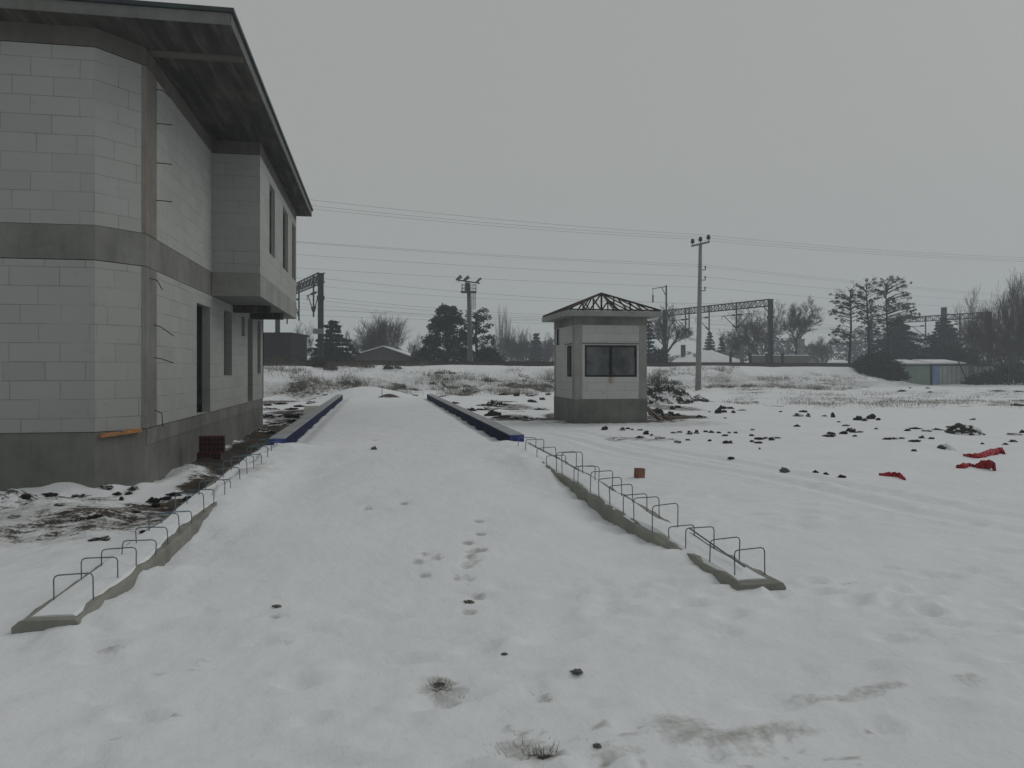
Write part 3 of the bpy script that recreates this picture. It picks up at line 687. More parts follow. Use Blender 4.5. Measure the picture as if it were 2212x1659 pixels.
m = MB(); m.box((VX + .2, VY + .2, ZA - .05), (VX1 - .2, VY1 - .2, ZA)); m.build('inner_floor', M['conc_dark'], bt)
OV = .35; ex0, ey0, ex1, ey1 = VX - OV, VY - OV, VX1 + OV, VY1 + OV; ZS = 3.41
m = MB(); m.box((ex0, ey0, ZD + .002), (ex1, ey1, ZS)); rs = m.build('roof_slab', M['conc_pale'], bt)
# steel roof frame
ap = Vector(((ex0 + ex1) / 2 + .1, (ey0 + ey1) / 2, 4.10)); zt = ZS + .03
C4 = [Vector((ex0 + .03, ey0 + .03, zt)), Vector((ex1 - .03, ey0 + .03, zt)), Vector((ex1 - .03, ey1 - .03, zt)), Vector((ex0 + .03, ey1 - .03, zt))]
rfm = []
def mem(name, p, q, k=.045):
    m = MB(); m.bar(p, q, k); return m.build(name, M['rust'], rs)
for i in range(4):
    mem('eave_bar', C4[i], C4[(i + 1) % 4], .04); mem('hip_bar', C4[i], ap, .055)
for i in range(4):
    a, b = C4[i], C4[(i + 1) % 4]
    for f in (.2, .36, .5, .64, .8):
        p = a.lerp(b, f)
        if f == .5: top = ap
        else:
            k = f / .5 if f < .5 else (1 - f) / .5
            top = (a if f < .5 else b).lerp(ap, k)
        mem('jack_rafter', p, top, .035)
mem('king_post', Vector((ap.x, ap.y, zt)), ap, .05)
for i, f in ((0, .45), (0, .75), (1, .5), (1, .78), (3, .4), (2, .5), (3, .7), (2, .75)):
    p = C4[i].lerp(ap, f); mem('post', Vector((p.x, p.y, zt)), p, .035)
for i, f in ((0, .62), (1, .55), (3, .6)):
    p = C4[i].lerp(ap, f); q = C4[i].lerp(ap, f - .22); mem('brace', Vector((q.x, q.y, zt)), p, .03)
p, q = C4[0].lerp(ap, .7), C4[3].lerp(ap, .7)
mem('brace', Vector((p.x, p.y, zt)), q, .03); mem('brace', Vector((q.x, q.y, zt)), p, .03)
mem('tie_bar', Vector((ap.x, ey0 + .05, zt)), Vector((ap.x, ey1 - .05, zt)), .035); mem('tie_bar', Vector((ex0 + .05, ap.y, zt + .001)), Vector((ex1 - .05, ap.y, zt + .001)), .034)
# planks leaning and lying beside the booth
for k, (u0, v0, u1, v1, d0, d1) in enumerate(((1394, 876, 1432, 908, 24.5, 23.8), (1396, 884, 1424, 906, 24.3, 23.9))):
    x0, y0 = at(u0, d0); x1, y1 = at(u1, d1); m = MB(); m.bar((x0, y0, max(zat(v0, d0), .05)), (x1, y1, .06), .12, .03)
    tag(m.build('plank', M['plank']), ('longer' if k == 0 else 'shorter') + ' brown plank leaning against the right side of the booth', 'plank')
x0, y0, z0, _ = hit(1436, 906); x1, y1, z1, _ = hit(1484, 903); m = MB(); m.bar((x0, y0, z0 + .05), (x1, y1, z1 + .05), .2, .06)
tag(m.build('plank', M['plank']), 'brown plank lying flat on the snow to the right of the booth', 'plank')

# ------------------------------------------------------------------ power pole and its wires
PD = 60.0; px, py = at(1508, PD); pz = gz(px, py) - .2; pt = zat(527, PD)
ln = 5 * PD / FPX
pole = thing('power_pole', (px, py, pz), 'tall tapering concrete power pole with three black insulators, behind the booth', 'power pole')
up = Vector((ln * CA, -ln * SA, pt - pz)); base = Vector((px, py, pz))
m = MB(); m.tube([base, base + up * .5, base + up * 1.0], [.235, .18, .125], 10); m.build('shaft', M['polec'], pole, True)
arm = Vector((*at(1532, PD - 1.0), 0)) - Vector((*at(1494, PD + 1.0), 0)); arm.z = 0; an = arm.normalized(); topc = base + up; hw = arm.length / 2
m = MB(); m.bar(topc - an * hw, topc + an * hw, .13, .14); m.build('crossarm', M['polec'], pole)
INS = []
for f, dz in ((-.9, .07), (0, .07), (.9, .07)):
    p = topc + an * (hw * f) + Vector((0, 0, dz)); m = MB()
    m.tube([p, p + Vector((0, 0, .12)), p + Vector((0, 0, .14)), p + Vector((0, 0, .34)), p + Vector((0, 0, .36)), p + Vector((0, 0, .48))], [.03, .03, .15, .17, .11, .12], 8); m.build('insulator', M['dark'], pole)
    INS.append(p + Vector((0, 0, .46)))
BR = []
Rv = Vector((CA, -SA, 0))
for v in (583, 605, 628):
    f = (zat(v, PD) - pz) / (pt - pz); p = base + up * f; q = p + Rv * .42
    m = MB(); m.bar(p, q, .06); m.bar(q - Vector((0, 0, .02)), q + Vector((0, 0, .2)), .05)
    b_ = m.build('bracket', M['steel'], pole); m = MB(); m.tube([q + Vector((0, 0, .16)), q + Vector((0, 0, .3))], .06, 6); m.build('small_insulator', M['dark'], b_); BR.append(q + Vector((0, 0, .25)))
def wire(pts, label, group, r=.008):
    m = MB(); m.tube(pts, r, 4, False); tag(m.build('overhead_wire', M['wire']), label, 'wire', group)
def span(p, q, sag, n=14): return [Vector(p).lerp(Vector(q), i / n) - Vector((0, 0, sag * 4 * (i / n) * (1 - i / n))) for i in range(n + 1)]
def q3(u, v, z):
    d = (z - EYE) * FPX / (VH - v); return Vector((*at(u, d), z))
nm = ('first', 'second', 'third')
for k, (p, vl, vr) in enumerate(zip((INS[2], INS[1], INS[0]), (417, 430, 437), (551, 556, 560))):
    L_ = q3(670, vl, p.z + .15); a = p + (L_ - p) * 1.5; R_ = q3(2212, vr, p.z - .1); b = p + (R_ - p) * 1.25
    wire(span(a, p, .45) + span(p, b, .35)[1:], f'{nm[k]} wire from the top of the three running over the top of the power pole', 'high wires on the power pole')
for k, (p, vl, vr) in enumerate(zip(BR, (515, 541, 570), (640, 652, 668))):
    L_ = q3(650, vl, p.z + .1); a = p + (L_ - p) * 1.5; R_ = q3(2212, vr, p.z - .1); b = p + (R_ - p) * 1.25
    wire(span(a, p, .3) + span(p, b, .25)[1:], f'{nm[k]} wire down of the lower set on the side brackets', 'low wires on the power pole', .008)
p = BR[0] + Vector((0, 0, .16)); L_ = q3(650, 513, p.z + .1); a = p + (L_ - p) * 1.5; R_ = q3(2212, 637, p.z - .1)
wire(span(a, p, .3) + span(p, p + (R_ - p) * 1.25, .25)[1:], 'thin twin wire just above the upper side bracket of the power pole', 'low wires on the power pole', .007)

# ------------------------------------------------------------------ railway: track, gantries, wires
def R3(t, n, z): return Vector((*rail_pt(t, n), z))
tr = thing('railway_track', R3(20, -3, 2), 'railway track on dark ballast along the top of the snowy embankment', 'railway track')
def ribbon(n0, n1, z0, z1, name, mat, parent, t0=-60, t1=150):
    m = MB(); st = 3.0; k = int((t1 - t0) / st)
    for i in range(k):
        a, b = t0 + i * st, t0 + (i + 1) * st
        A = [R3(a, n0 - .25, z0), R3(a, n0, z1), R3(a, n1, z1), R3(a, n1 + .25, z0)]; B = [R3(b, n0 - .25, z0), R3(b, n0, z1), R3(b, n1, z1), R3(b, n1 + .25, z0)]
        for j in range(3): m.face([A[j], A[j + 1], B[j + 1], B[j]][::-1])
    return m.build(name, mat, parent)
ribbon(-5.4, -1.9, 1.7, 2.2, 'ballast', M['ballast'], tr)
for n in (-4.35, -2.9):
    m = MB(); a, b = R3(-60, n, 2.28), R3(150, n, 2.28); m.bar(a, b, .07, .17); m.build('rail', M['rust'], tr)
m = MB(); 
for k in range(350):
    t = -60 + .6 * k; m.bar(R3(t, -4.9, 2.16), R3(t, -2.35, 2.16), .22, .13)
sp = m.build('sleepers', M['conc_dark'], tr); tag(sp, kind='stuff')
ZG = 9.70
def gantry(t, L, label, hang, mast=None):
    o = thing('catenary_gantry', R3(t, L / 2, 2), label, 'gantry', 'steel gantries over the railway')
    for n in (0, L):
        m = MB(); p = R3(t, n, 1.4); a = Vector((*rail_pt(t, n), 0))
        m.bar(R3(t, n, 1.4), R3(t, n, ZG), .42, .46); po = m.build('post', M['steel'], o)
        s = 1 if n == 0 else -1
        m = MB(); m.bar(R3(t, n + s * .2, ZG - 1.5), R3(t, n + s * 1.1, ZG - .75), .1); m.box((-.3, -.3, 0), (.3, .3, .3), Matrix.Translation(R3(t, n, ZG - 2.2))); m.build('knee_brace', M['steel'], po)
    m = MB(); zb, ztp = ZG - .75, ZG
    for dt in (-.25, .25):
        m.bar(R3(t + dt, -.25, zb), R3(t + dt, L + .25, zb), .09); m.bar(R3(t + dt, -.25, ztp), R3(t + dt, L + .25, ztp), .09)
        k = int(L / .62)
        for i in range(k):
            n0, n1 = i * L / k, (i + 1) * L / k
            m.bar(R3(t + dt, n0, zb if i % 2 else ztp), R3(t + dt, n1, ztp if i % 2 else zb), .055); m.bar(R3(t + dt, n0, zb), R3(t + dt, n0, ztp), .04)
    m.build('lattice_beam', M['steel'], o)
    for n, sides in hang:
        m = MB(); m.bar(R3(t, n, ZG + .1), R3(t, n, 6.2), .13); dr = m.build('drop_post', M['steel'], o)
        for s in sides:
            m = MB(); m.bar(R3(t, n, 6.6), R3(t, n + s * 2.1, 8.2), .07); m.bar(R3(t, n, 8.25), R3(t, n + s * 2.5, 8.25), .06); m.bar(R3(t, n + s * 2.5, 8.3), R3(t, n + s * 2.5, 7.8), .05)
            b_ = m.build('cantilever', M['steel'], dr); m = MB()
            m.tube([R3(t, n + s * .25, 8.25), R3(t, n + s * .8, 8.25)], .11, 6); m.tube([R3(t, n + s * .15, 6.7), R3(t, n + s * .6, 7.06)], .10, 6); m.build('rod_insulator', M['dark'], b_)
    if mast is not None:
        m = MB(); m.bar(R3(t - .3, mast, ZG - .7), R3(t - .3, mast, ZG + 3.4), .17); m.bar(R3(t - .3, mast, ZG + 3.2), R3(t - .3, mast + 3.0, ZG + 3.2), .09)
        m.bar(R3(t - .3, mast, ZG + 1.9), R3(t - .3, mast + 1.0, ZG + 3.2), .08); m.bar(R3(t - .3, mast + 2.9, ZG + 3.2), R3(t - .3, mast + 2.9, ZG + 1.6), .06); m.tube([R3(t - .3, mast + 2.9, ZG + 2.3), R3(t - .3, mast + 2.9, ZG + 1.3)], .11, 6)
        m.build('feeder_mast', M['steel'], o)
    return o
g1 = gantry(0, 19, 'nearest grey catenary gantry beside the pale block building, one post in clear view', [(2.6, (-1, 1)), (8.5, (1,)), (14, (-1,))])
m = MB(); m.box((-.42, -.02, 0), (.42, .02, .45), Matrix.Translation(R3(-.3, -.3, 4.6)) @ Matrix.Rotation(-YAW, 4, 'Z')); m.build('number_plate', M['pale'], g1)
gantry(51.5, 19, 'middle catenary gantry spanning the tracks behind the power pole', [(5.4, (-1, 1)), (10.2, (1,)), (14.0, (1,)), (14.7, (1,))], 18.3)
gantry(93.5, 19, 'farthest catenary gantry half hidden by the trees at the right', [(4.2, (1,)), (9.5, (1,)), (13.5, (1,))], None)
x, y = at(2039, 122); m = MB(); m.bar((x, y, 1), (x, y, zat(664, 122)), .75, .5); tag(m.build('signal_mast', M['steel']), 'single dark grey mast standing among the conifers before the farthest gantry', 'mast')
CW_ = [(5.1, 8.25, 0.9), (5.1, 7.0, .05), (8.1, 8.25, .9), (12.5, 8.25, .9), (12.5, 7.0, .05), (16.6, 8.3, .8), (-.6, 9.2, .7), (21.2, 11.2, .8)]
TG = (-60, 0, 51.5, 93.5, 160)
for k, (n, z, sag) in enumerate(CW_):
    pts = []
    for i in range(4): pts += span(R3(TG[i], n, z), R3(TG[i + 1], n, z), sag, 12)[(1 if i else 0):]
    wire(pts, ['nearest track messenger wire', 'nearest track contact wire', 'second track messenger wire', 'third track messenger wire', 'third track contact wire', 'far track messenger wire', 'near side feeder wire on the gantry posts', 'highest far feeder wire'][k] + ' strung between the railway gantries', 'railway wires between the gantries', .012)
# floodlight mast
FD = 72.0; fx, fy = at(1016, FD); fz = gz(fx, fy) - .2
fm = thing('floodlight_mast', (fx, fy, fz), 'thin steel floodlight mast with a cage platform before the large pines', 'light mast')
ft = zat(612, FD); V3 = lambda u, v, dd=0: Vector((*at(u, FD + dd), zat(v, FD)))
m = MB(); m.tube([(fx, fy, fz), Vector((fx, fy, fz)).lerp(V3(1012.5, 612), .5), V3(1012.5, 612)], [.27, .22, .17], 8); m.build('shaft', M['galv'], fm, True)
m = MB(); m.bar(V3(990, 606, -.3), V3(1036, 611, .3), .11); m.build('lamp_bar', M['steel'], fm)
for u, v in ((990.5, 601), (1007, 602), (1034, 605)):
    m = MB(); p = V3(u, v)
    m.tube([p + Vector((-.2, .15, -.16)), p + Vector((0, 0, 0)), p + Vector((.2, -.2, .14))], [.10, .14, .19] if u < 1020 else [.08, .10, .10], 8); m.bar(p, p - Vector((0, 0, .4)), .07); m.build('floodlight', M['galv'], fm)
m = MB(); p = V3(1010, 618); m.box((-.22, -.2, -.42), (.18, .2, .32), Matrix.Translation(p)); m.build('control_box', M['steel'], fm)
m = MB(); m.box((-.75, -.6, -.05), (.68, .6, .05), Matrix.Translation(V3(1013, 631)) @ Matrix.Rotation(-YAW, 4, 'Z')); pl_ = m.build('platform', M['steel'], fm)
m = MB(); c = V3(1013, 631)
for zz in (.35, .7):
    for k in range(12):
        a, b = 2 * math.pi * k / 12, 2 * math.pi * (k + 1) / 12
        m.bar(c + Vector((.7 * math.cos(a), .6 * math.sin(a), zz)), c + Vector((.7 * math.cos(b), .6 * math.sin(b), zz)), .035)
for k in range(12):
    a = 2 * math.pi * k / 12; m.bar(c + Vector((.7 * math.cos(a), .6 * math.sin(a), 0)), c + Vector((.7 * math.cos(a), .6 * math.sin(a), .7)), .03)
m.build('railing', M['galv'], pl_)
m = MB(); a, b = V3(1019, 632), V3(1019, 668); c, d = V3(1027, 632), V3(1027, 668)
m.bar(a, b, .04); m.bar(c, d, .04); m.bar(V3(1023, 632, -.3), V3(1023, 668, -.3), .03)
for k in range(15): m.bar(a.lerp(b, k / 14), c.lerp(d, k / 14), .035)
m.build('ladder', M['galv'], fm)

# ------------------------------------------------------------------ trees
def grow(m, p, d, L, r, lv, rr, up, sp, kids, minr):
    n = 4 if lv > 1 else 3; pts = [p]; rad = [r]
    for i in range(n):
        d = (d + Vector((rr.gauss(0, .16), rr.gauss(0, .16), rr.gauss(0, .10) + up * .12))).normalized(); p = p + d * (L / n); pts.append(p); rad.append(max(r * (1 - .62 * (i + 1) / n), minr))
    m.tube(pts, rad, 5 if r > .06 else 3, False)
    if lv <= 0: return
    k = kids + rr.randint(-1, 1)
    for i in range(k):
        f = .28 + .72 * (i + rr.random() * .8) / k; f = min(f, .999); j = int(f * n); q = pts[j].lerp(pts[j + 1], f * n - j)
        dd = (pts[j + 1] - pts[j]).normalized(); side = dd.orthogonal().normalized(); side.rotate(Matrix.Rotation(rr.uniform(0, 6.283), 3, dd))
        nd = (dd * math.cos(sp) + side * math.sin(sp) + Vector((0, 0, up * .25))).normalized()
        grow(m, q, nd, L * rr.uniform(.48, .72), max(rad[j] * rr.uniform(.5, .65), minr), lv - 1, rr, up, sp * rr.uniform(.9, 1.1), kids, minr)
def bare_tree(x, y, z0, H, label, seed=1, trunk=.35, stems=1, sp=.62, up=.6, lv=4, kids=5, lean=(0, 0), r0=None, group=None, minr=.012, name='bare_tree', limb=.62, W=None):
    rr = random.Random(seed); o = thing(name, (x, y, z0), label, 'tree', group); r0 = r0 or H * .018
    tm = MB(); cm = MB()
    for s in range(stems):
        a = 6.283 * s / stems + rr.random(); off = Vector((math.cos(a), math.sin(a), 0)) * (r0 * 1.6 if stems > 1 else 0)
        d = Vector((lean[0] + (math.cos(a) * .35 if stems > 1 else 0), lean[1] + (math.sin(a) * .35 if stems > 1 else 0), 1)).normalized(); p = Vector((x, y, z0)) + off
        pts = [p]; rad = [r0]; TH = H * trunk
        for i in range(4): d = (d + Vector((rr.gauss(0, .04), rr.gauss(0, .04), .05))).normalized(); p = p + d * TH / 4; pts.append(p); rad.append(r0 * (1 - .1 * (i + 1)))
        tm.tube(pts, rad, 7, False)
        nl = max(2, int(6 / stems) + 1); 
        for i in range(nl):
            b = 6.283 * i / nl + rr.random(); q = pts[-1].lerp(pts[-2], rr.random() * .9 if i else 0)
            nd = (d * (1.0 if i == 0 else .75) + Vector((math.cos(b), math.sin(b), .1)) * (.15 if i == 0 else math.tan(sp) * .85)).normalized()
            grow(cm, q, nd, (H - TH) * (limb + .04 if i == 0 else limb * rr.uniform(.75, 1)), r0 * .5, lv - 1, rr, up, sp, kids, minr)
    top = np.percentile([v[2] for v in cm.v], 98.5) - z0; kz_ = H / top
    ex = np.percentile([math.hypot(v[0] - x, v[1] - y) for v in cm.v], 97); kx_ = (W / ex) if W else 1.0
    for mm in (tm, cm): mm.v = [(x + (v[0] - x) * kx_, y + (v[1] - y) * kx_, z0 + (v[2] - z0) * kz_) for v in mm.v]
    tm.build('trunk', M['bark'], o); cm.build('crown', M['twig'], o); return o
def tufts(m, c, rx, ry, rz, n, s, rr):
    for _ in range(n):
        while True:
            a, b, e = rr.uniform(-1, 1), rr.uniform(-1, 1), rr.uniform(-1, 1)
            if a*a + b*b + e*e < 1: break
        p = c + Vector((a * rx, b * ry, e * rz)); u = Vector((rr.gauss(0, 1), rr.gauss(0, 1), rr.gauss(0, .7))).normalized() * s * rr.uniform(.6, 1.3); v = Vector((rr.gauss(0, 1), rr.gauss(0, 1), rr.gauss(0, 1))).cross(u)
        v = v.normalized() * s * rr.uniform(.25, .55) if v.length > 1e-6 else Vector((0, 0, s * .4))
        m.face([p - u - v * .3, p + u * .2 - v, p + u, p + v])
def conifer(x, y, z0, H, W, label, seed=1, mat='spruce', droop=.25, dens=1.0, group=None, power=1.0, name='conifer', s=.22):
    rr = random.Random(seed); o = thing(name, (x, y, z0), label, 'tree', group); b = Vector((x, y, z0))
    tm = MB(); tm.tube([b, b + Vector((0, 0, H * .97))], [H * .022, .02], 7); tm.build('trunk', M['barkdk'], o)
    cm = MB(); nw = int(H * 2.0)
    for i in range(nw):
        f = (i + .6) / nw; L = W * (1 - f) ** power * rr.uniform(.75, 1.15) + .15; zz = H * (.06 + .92 * f); nb = 8 if f < .6 else 6
        for k in range(nb):
            a = 6.283 * (k + rr.random()) / nb; L2 = L * rr.uniform(.6, 1.1); n = max(2, int(L2 / .34))
            for j in range(n):
                g_ = (j + .7) / n; q = b + Vector((math.cos(a) * L2 * g_, math.sin(a) * L2 * g_, zz - droop * L2 * g_ * g_ + rr.gauss(0, .06)))
                tufts(cm, q, .24, .24, .12, max(2, int(7 * dens)), s, rr)
    cm.build('crown', M[mat], o); return o
def pine(x, y, z0, H, label, clumps, seed=1, mat='pine', trunk_r=.2, group=None, n=90, s=.16, lean=0.0, name='pine_tree', tmat='barkdk'):
    """clumps: (right, away, height, rx, rz) in metres from the foot"""
    rr = random.Random(seed); o = thing(name, (x, y, z0), label, 'tree', group); b = Vector((x, y, z0)); Fv = Vector((SA, CA, 0))
    tm = MB(); pts = [b + Rv * (lean * f + .12 * math.sin(f * 5 + seed)) + Vector((0, 0, H * f)) for f in (0, .25, .5, .75, .95)]; tm.tube(pts, [trunk_r, trunk_r * .85, trunk_r * .7, trunk_r * .5, trunk_r * .2], 7)
    cm = MB(); bm = MB()
    for (cx, cy, cz, rx, rz) in clumps:
        c = b + Rv * cx + Fv * cy + Vector((0, 0, cz)); tufts(cm, c, rx, rx, rz, int(n * rx * rx * 1.6 + 12), s, rr)
        f = max(.08, min((cz - .22 * abs(cx)) / H * .93, .93)); k = min(int(f / .2375), 3); q = pts[min(k, 3)].lerp(pts[min(k + 1, 4)], (f - .2375 * k) / .2375 if k < 4 else 1)
        mid = q.lerp(c, .55) + Vector((0, 0, .12)); bm.tube([q, mid, c], [trunk_r * .3, trunk_r * .2, .02], 4, False)
        if mat == 'pinedry' and rr.random() < .45: grow(bm, mid, ((c - mid).normalized() + Vector((rr.gauss(0, .3), rr.gauss(0, .3), .2))).normalized(), min((c - q).length * .5, .8), .02, 2, rr, .2, .6, 4, .008)
    tm.build('trunk', M[tmat], o); bm.build('limb', M[tmat], o); cm.build('crown', M[mat], o); return o
def place(u, d): x, y = at(u, d); return x, y, gz(x, y) - .1
def H_(vtop, d, z0): return zat(vtop, d) - z0
def B(u, d, vt, label, hw=None, **k):
    x, y, z = place(u, d); return bare_tree(x, y, z, H_(vt, d, z), label, W=hw and hw * d / FPX, **k)
B(655, 84, 704, 'small hazy bare tree between the maroon shed and the dark spruce', 30, seed=2, trunk=.2, stems=3, r0=.06, sp=.6, up=.4)
B(822, 98, 694, 'broad round bare tree rising behind the brown gable house', 66, seed=14, trunk=.10, stems=7, sp=.5, up=.7, r0=.10, lv=4, kids=7, limb=.6)
B(905, 110, 726, 'small bare tree just left of the large dark pine', 28, seed=4, trunk=.2, stems=2, r0=.06, up=.4)
for k, (u, vt, lb) in enumerate(((1080, 665, 'tall narrow bare poplar, the left one right of the pines'), (1096, 676, 'tall narrow bare poplar, the right one beside its taller twin'))):
    B(u, 112, vt, lb, 11, seed=11 + k, trunk=.12, stems=3, sp=.22, up=1.4, r0=.08, kids=5, limb=.7)
for k, (u, vt, lb) in enumerate(((1115, 712, 'low hazy bare tree next to the poplars'), (1137, 724, 'hazy bare tree left of the small far conifer'), (1182, 730, 'hazy bare tree between the far conifer and the booth'), (1060, 732, 'hazy low bare tree behind the right pine'), (1098, 724, 'low hazy bare thicket tree under the poplars'))):
    B(u, 125, vt, lb, 27, seed=21 + k, trunk=.18, stems=3, r0=.09, sp=.55, up=.5, kids=6)
B(1440, 97, 668, 'dark bare tree with wide limbs right of the booth beside the gantry post', 50, seed=31, trunk=.3, r0=.22, sp=.6, kids=5, up=.4, lv=5)
B(1630, 102, 664, 'large bare tree with a leaning forked trunk beside the middle gantry post', 72, seed=32, trunk=.22, stems=2, r0=.20, sp=.7, kids=5, limb=.65, up=.35, lv=5)
B(1718, 107, 656, 'tall bare tree with a fan crown right of the middle gantry', 52, seed=37, trunk=.45, r0=.18, sp=.66, kids=5, limb=.6, up=.3, lv=5)
B(1208, 118, 704, 'thin hazy bare tree directly at the left edge of the booth', 22, seed=36, trunk=.25, stems=2, r0=.06, up=.4)
B(1592, 125, 730, 'low hazy bare tree right of the two small spruces', 26, seed=38, trunk=.2, stems=3, r0=.08, up=.4)
B(1770, 130, 732, 'low hazy bare tree before the far wood left of the tall pines', 30, seed=41, trunk=.2, stems=3, r0=.09, up=.4, kids=6)
B(2112, 84, 650, 'slim bare tree behind the grey sheet shed', 46, seed=33, trunk=.25, r0=.11, sp=.6, kids=5, lv=5, up=.4)
B(2150, 82, 694, 'low twiggy bare tree between the two tall ones at the right edge', 52, seed=39, trunk=.12, stems=3, r0=.07, kids=6, up=.35, sp=.7)
B(2180, 80, 604, 'tallest dark bare tree near the right edge', 62, seed=34, trunk=.25, r0=.18, sp=.6, up=.4, kids=7, limb=.6)
B(2216, 78, 638, 'thick bare tree cut by the right edge', 60, seed=35, trunk=.2, stems=3, r0=.14, kids=8, up=.4)
x, y, z = place(718, 80); conifer(x, y, z, H_(690, 80, z), 3.1, 'dark spruce with drooping tiers behind the nearest gantry post', 4, 'spruce', .05, 2.6, power=.8, s=.24)
x, y, z = place(1158, 128); conifer(x, y, z, H_(719, 128, z), 2.3, 'small far hazy conifer left of the booth', 5, 'spruce', .2, 1.8, power=.8, s=.28)
x, y, z = place(1401, 92); conifer(x, y, z, H_(690, 92, z), 1.1, 'dark columnar conifer showing beside the right wall of the booth', 6, 'spruce', .1, 1.2, power=.5)
x, y, z = place(1533, 122); conifer(x, y, z, H_(717, 122, z), 1.6, 'small dark cone shaped spruce right of the power pole, the larger of two', 7, 'spruce', .15, 1.2, power=.75, s=.26)
x, y, z = place(1558, 124); conifer(x, y, z, H_(727, 124, z), 1.3, 'small ragged spruce right of the power pole, the smaller of two', 8, 'spruce', .3, .6, power=.9, s=.26)
x, y, z = place(2038, 112); conifer(x, y, z, H_(684, 112, z), 4.6, 'broad tiered conifer below the signal mast', 9, 'spruce', .1, 1.6, power=.8, s=.3)
x, y, z = place(1940, 112); conifer(x, y, z, H_(690, 112, z), 4.8, 'dark blue green conifer seen between the trunks of the tall pines', 10, 'spruce', .2, 1.8, power=.55, s=.32)
def Lm(px, d): return px * d / FPX
# the two big pines: clumps read off the photograph's outline as sizes in metres
d = 82; x, y, z = place(965, d); rr = random.Random(77); cl = []
def prof(f): return (.95 - .62 * f ** 1.35) if f < .82 else (.95 - .62 * .82 ** 1.35) * (1 - (f - .82) / .24)
Hh = H_(660, d, z)
for k in range(170):
    f = rr.uniform(.05, .97); r = Lm(62, d) * prof(f) * (.35 + .65 * math.sqrt(rr.random())) * rr.choice((1, 1, 1, 1.12)); a = rr.uniform(0, 6.283); cl.append((r * math.cos(a), r * math.sin(a), Hh * f, rr.uniform(.35, .62), rr.uniform(.28, .45)))
for q in ((Lm(-58, d), 0, 1.6, .5, .35), (Lm(-46, d), .2, 3.1, .55, .4), (Lm(-33, d), 0, 4.2, .5, .4), (Lm(14, d), 0, Hh - .3, .5, .3), (Lm(-4, d), .3, Hh - .2, .42, .3), (Lm(42, d), 0, 4.0, .6, .5), (Lm(55, d), .5, 3.0, .6, .5)): cl.append(q)
pine(x, y, z, Hh, 'large dense dark pine, the left one behind the floodlight mast', cl, 1, n=95, s=.17)
d = 84; x, y, z = place(1030, d); Hh = H_(664, d, z); cl = []
for k in range(60):
    f = rr.uniform(.04, .95); r = Lm(46, d) * (1 - .62 * f) * math.sqrt(rr.random()); a = rr.uniform(0, 6.283); cl.append((r * math.cos(a) * 1.15, r * math.sin(a), Hh * f, rr.uniform(.28, .5), rr.uniform(.22, .36)))
for q in ((.75, 0, Hh - .35, .6, .4), (1.1, 0, Hh - 1.1, .62, .4), (.3, 0, Hh - 1.5, .6, .42), (1.5, .2, Hh - 2.0, .42, .3), (1.6, 0, Hh - 3.3, .5, .34), (2.0, 0, 1.6, .7, .5), (2.5, 0, 1.0, .8, .55), (1.3, 0, .9, .9, .6)): cl.append(q)
pine(x, y, z, Hh, 'smaller open crowned dark pine just right of the floodlight mast', cl, 2, n=95, s=.17)
# three tall thin pines before the right end of the embankment
for (u, d, vt, lb, sd, cls, tm) in (
    (1836, 88, 622, 'left of the three tall thin pines, crown swept to one side', 5, ((-1.9,0,.70,.55),(-1.2,0,.74,.6),(-.6,0,.86,.5),(-1.4,0,.88,.45),(0,0,.97,.4),(.5,0,.90,.45),(-.9,0,.66,.4),(-1.2,0,.46,.5),(-1.7,0,.44,.35),(-.6,0,.42,.45),(-1.3,0,.34,.4),(-.4,0,.33,.35),(.9,0,.80,.5),(1.0,0,.68,.4),(-1.7,0,.82,.4),(-.5,0,.78,.35)), 0),
    (1876, 90, 606, 'middle of the three tall thin pines, branching high', 6, ((-.8,0,.88,.6),(0,0,.96,.55),(.8,0,.90,.6),(-1.3,0,.78,.5),(-.3,0,.82,.6),(.6,0,.78,.6),(.3,0,.70,.5),(-.9,0,.66,.5),(-1.2,0,.58,.45),(.9,0,.98,.4),(-.4,0,.56,.5),(.9,0,.62,.45),(-1.0,0,.46,.45),(-.5,0,.38,.4),(1.0,.5,.5,.4)), 0),
    (1920, 88, 602, 'right of the three tall thin pines, widest crown', 7, ((-.9,0,.86,.65),(0,0,.97,.55),(.6,0,.99,.5),(.9,0,.90,.6),(1.7,0,.84,.6),(2.0,0,.76,.55),(-1.2,0,.74,.75),(-.5,0,.74,.7),(1.2,0,.72,.55),(2.2,0,.66,.5),(.5,0,.82,.5),(2.4,0,.72,.45),(1.6,0,.62,.5),(2.5,0,.62,.4),(.9,0,.60,.45),(-1.0,0,.62,.45),(.2,.5,.55,.4),(1.6,0,.93,.5),(-.6,0,.52,.4)), 0)):
    x, y, z = place(u, d); Hh = H_(vt, d, z); rr = random.Random(sd); cl = []
    for (a, b_, f, r) in cls:
        cl.append((a + rr.uniform(-.2, .2), b_ + rr.uniform(-.7, .7), Hh * f + rr.uniform(-.2, .2), r * rr.uniform(.65, 1.0), r * rr.uniform(.4, .62)))
        for _q in range(4): cl.append((a + rr.gauss(0, .45), rr.uniform(-1.3, 1.3), Hh * f + rr.gauss(0, .4), r * rr.uniform(.3, .6), r * rr.uniform(.22, .42)))
    pine(x, y, z, Hh, lb, cl, sd, 'pinedry', .16, 'tall thin pines', n=78, s=.13, lean=rr.uniform(-.25, .25))
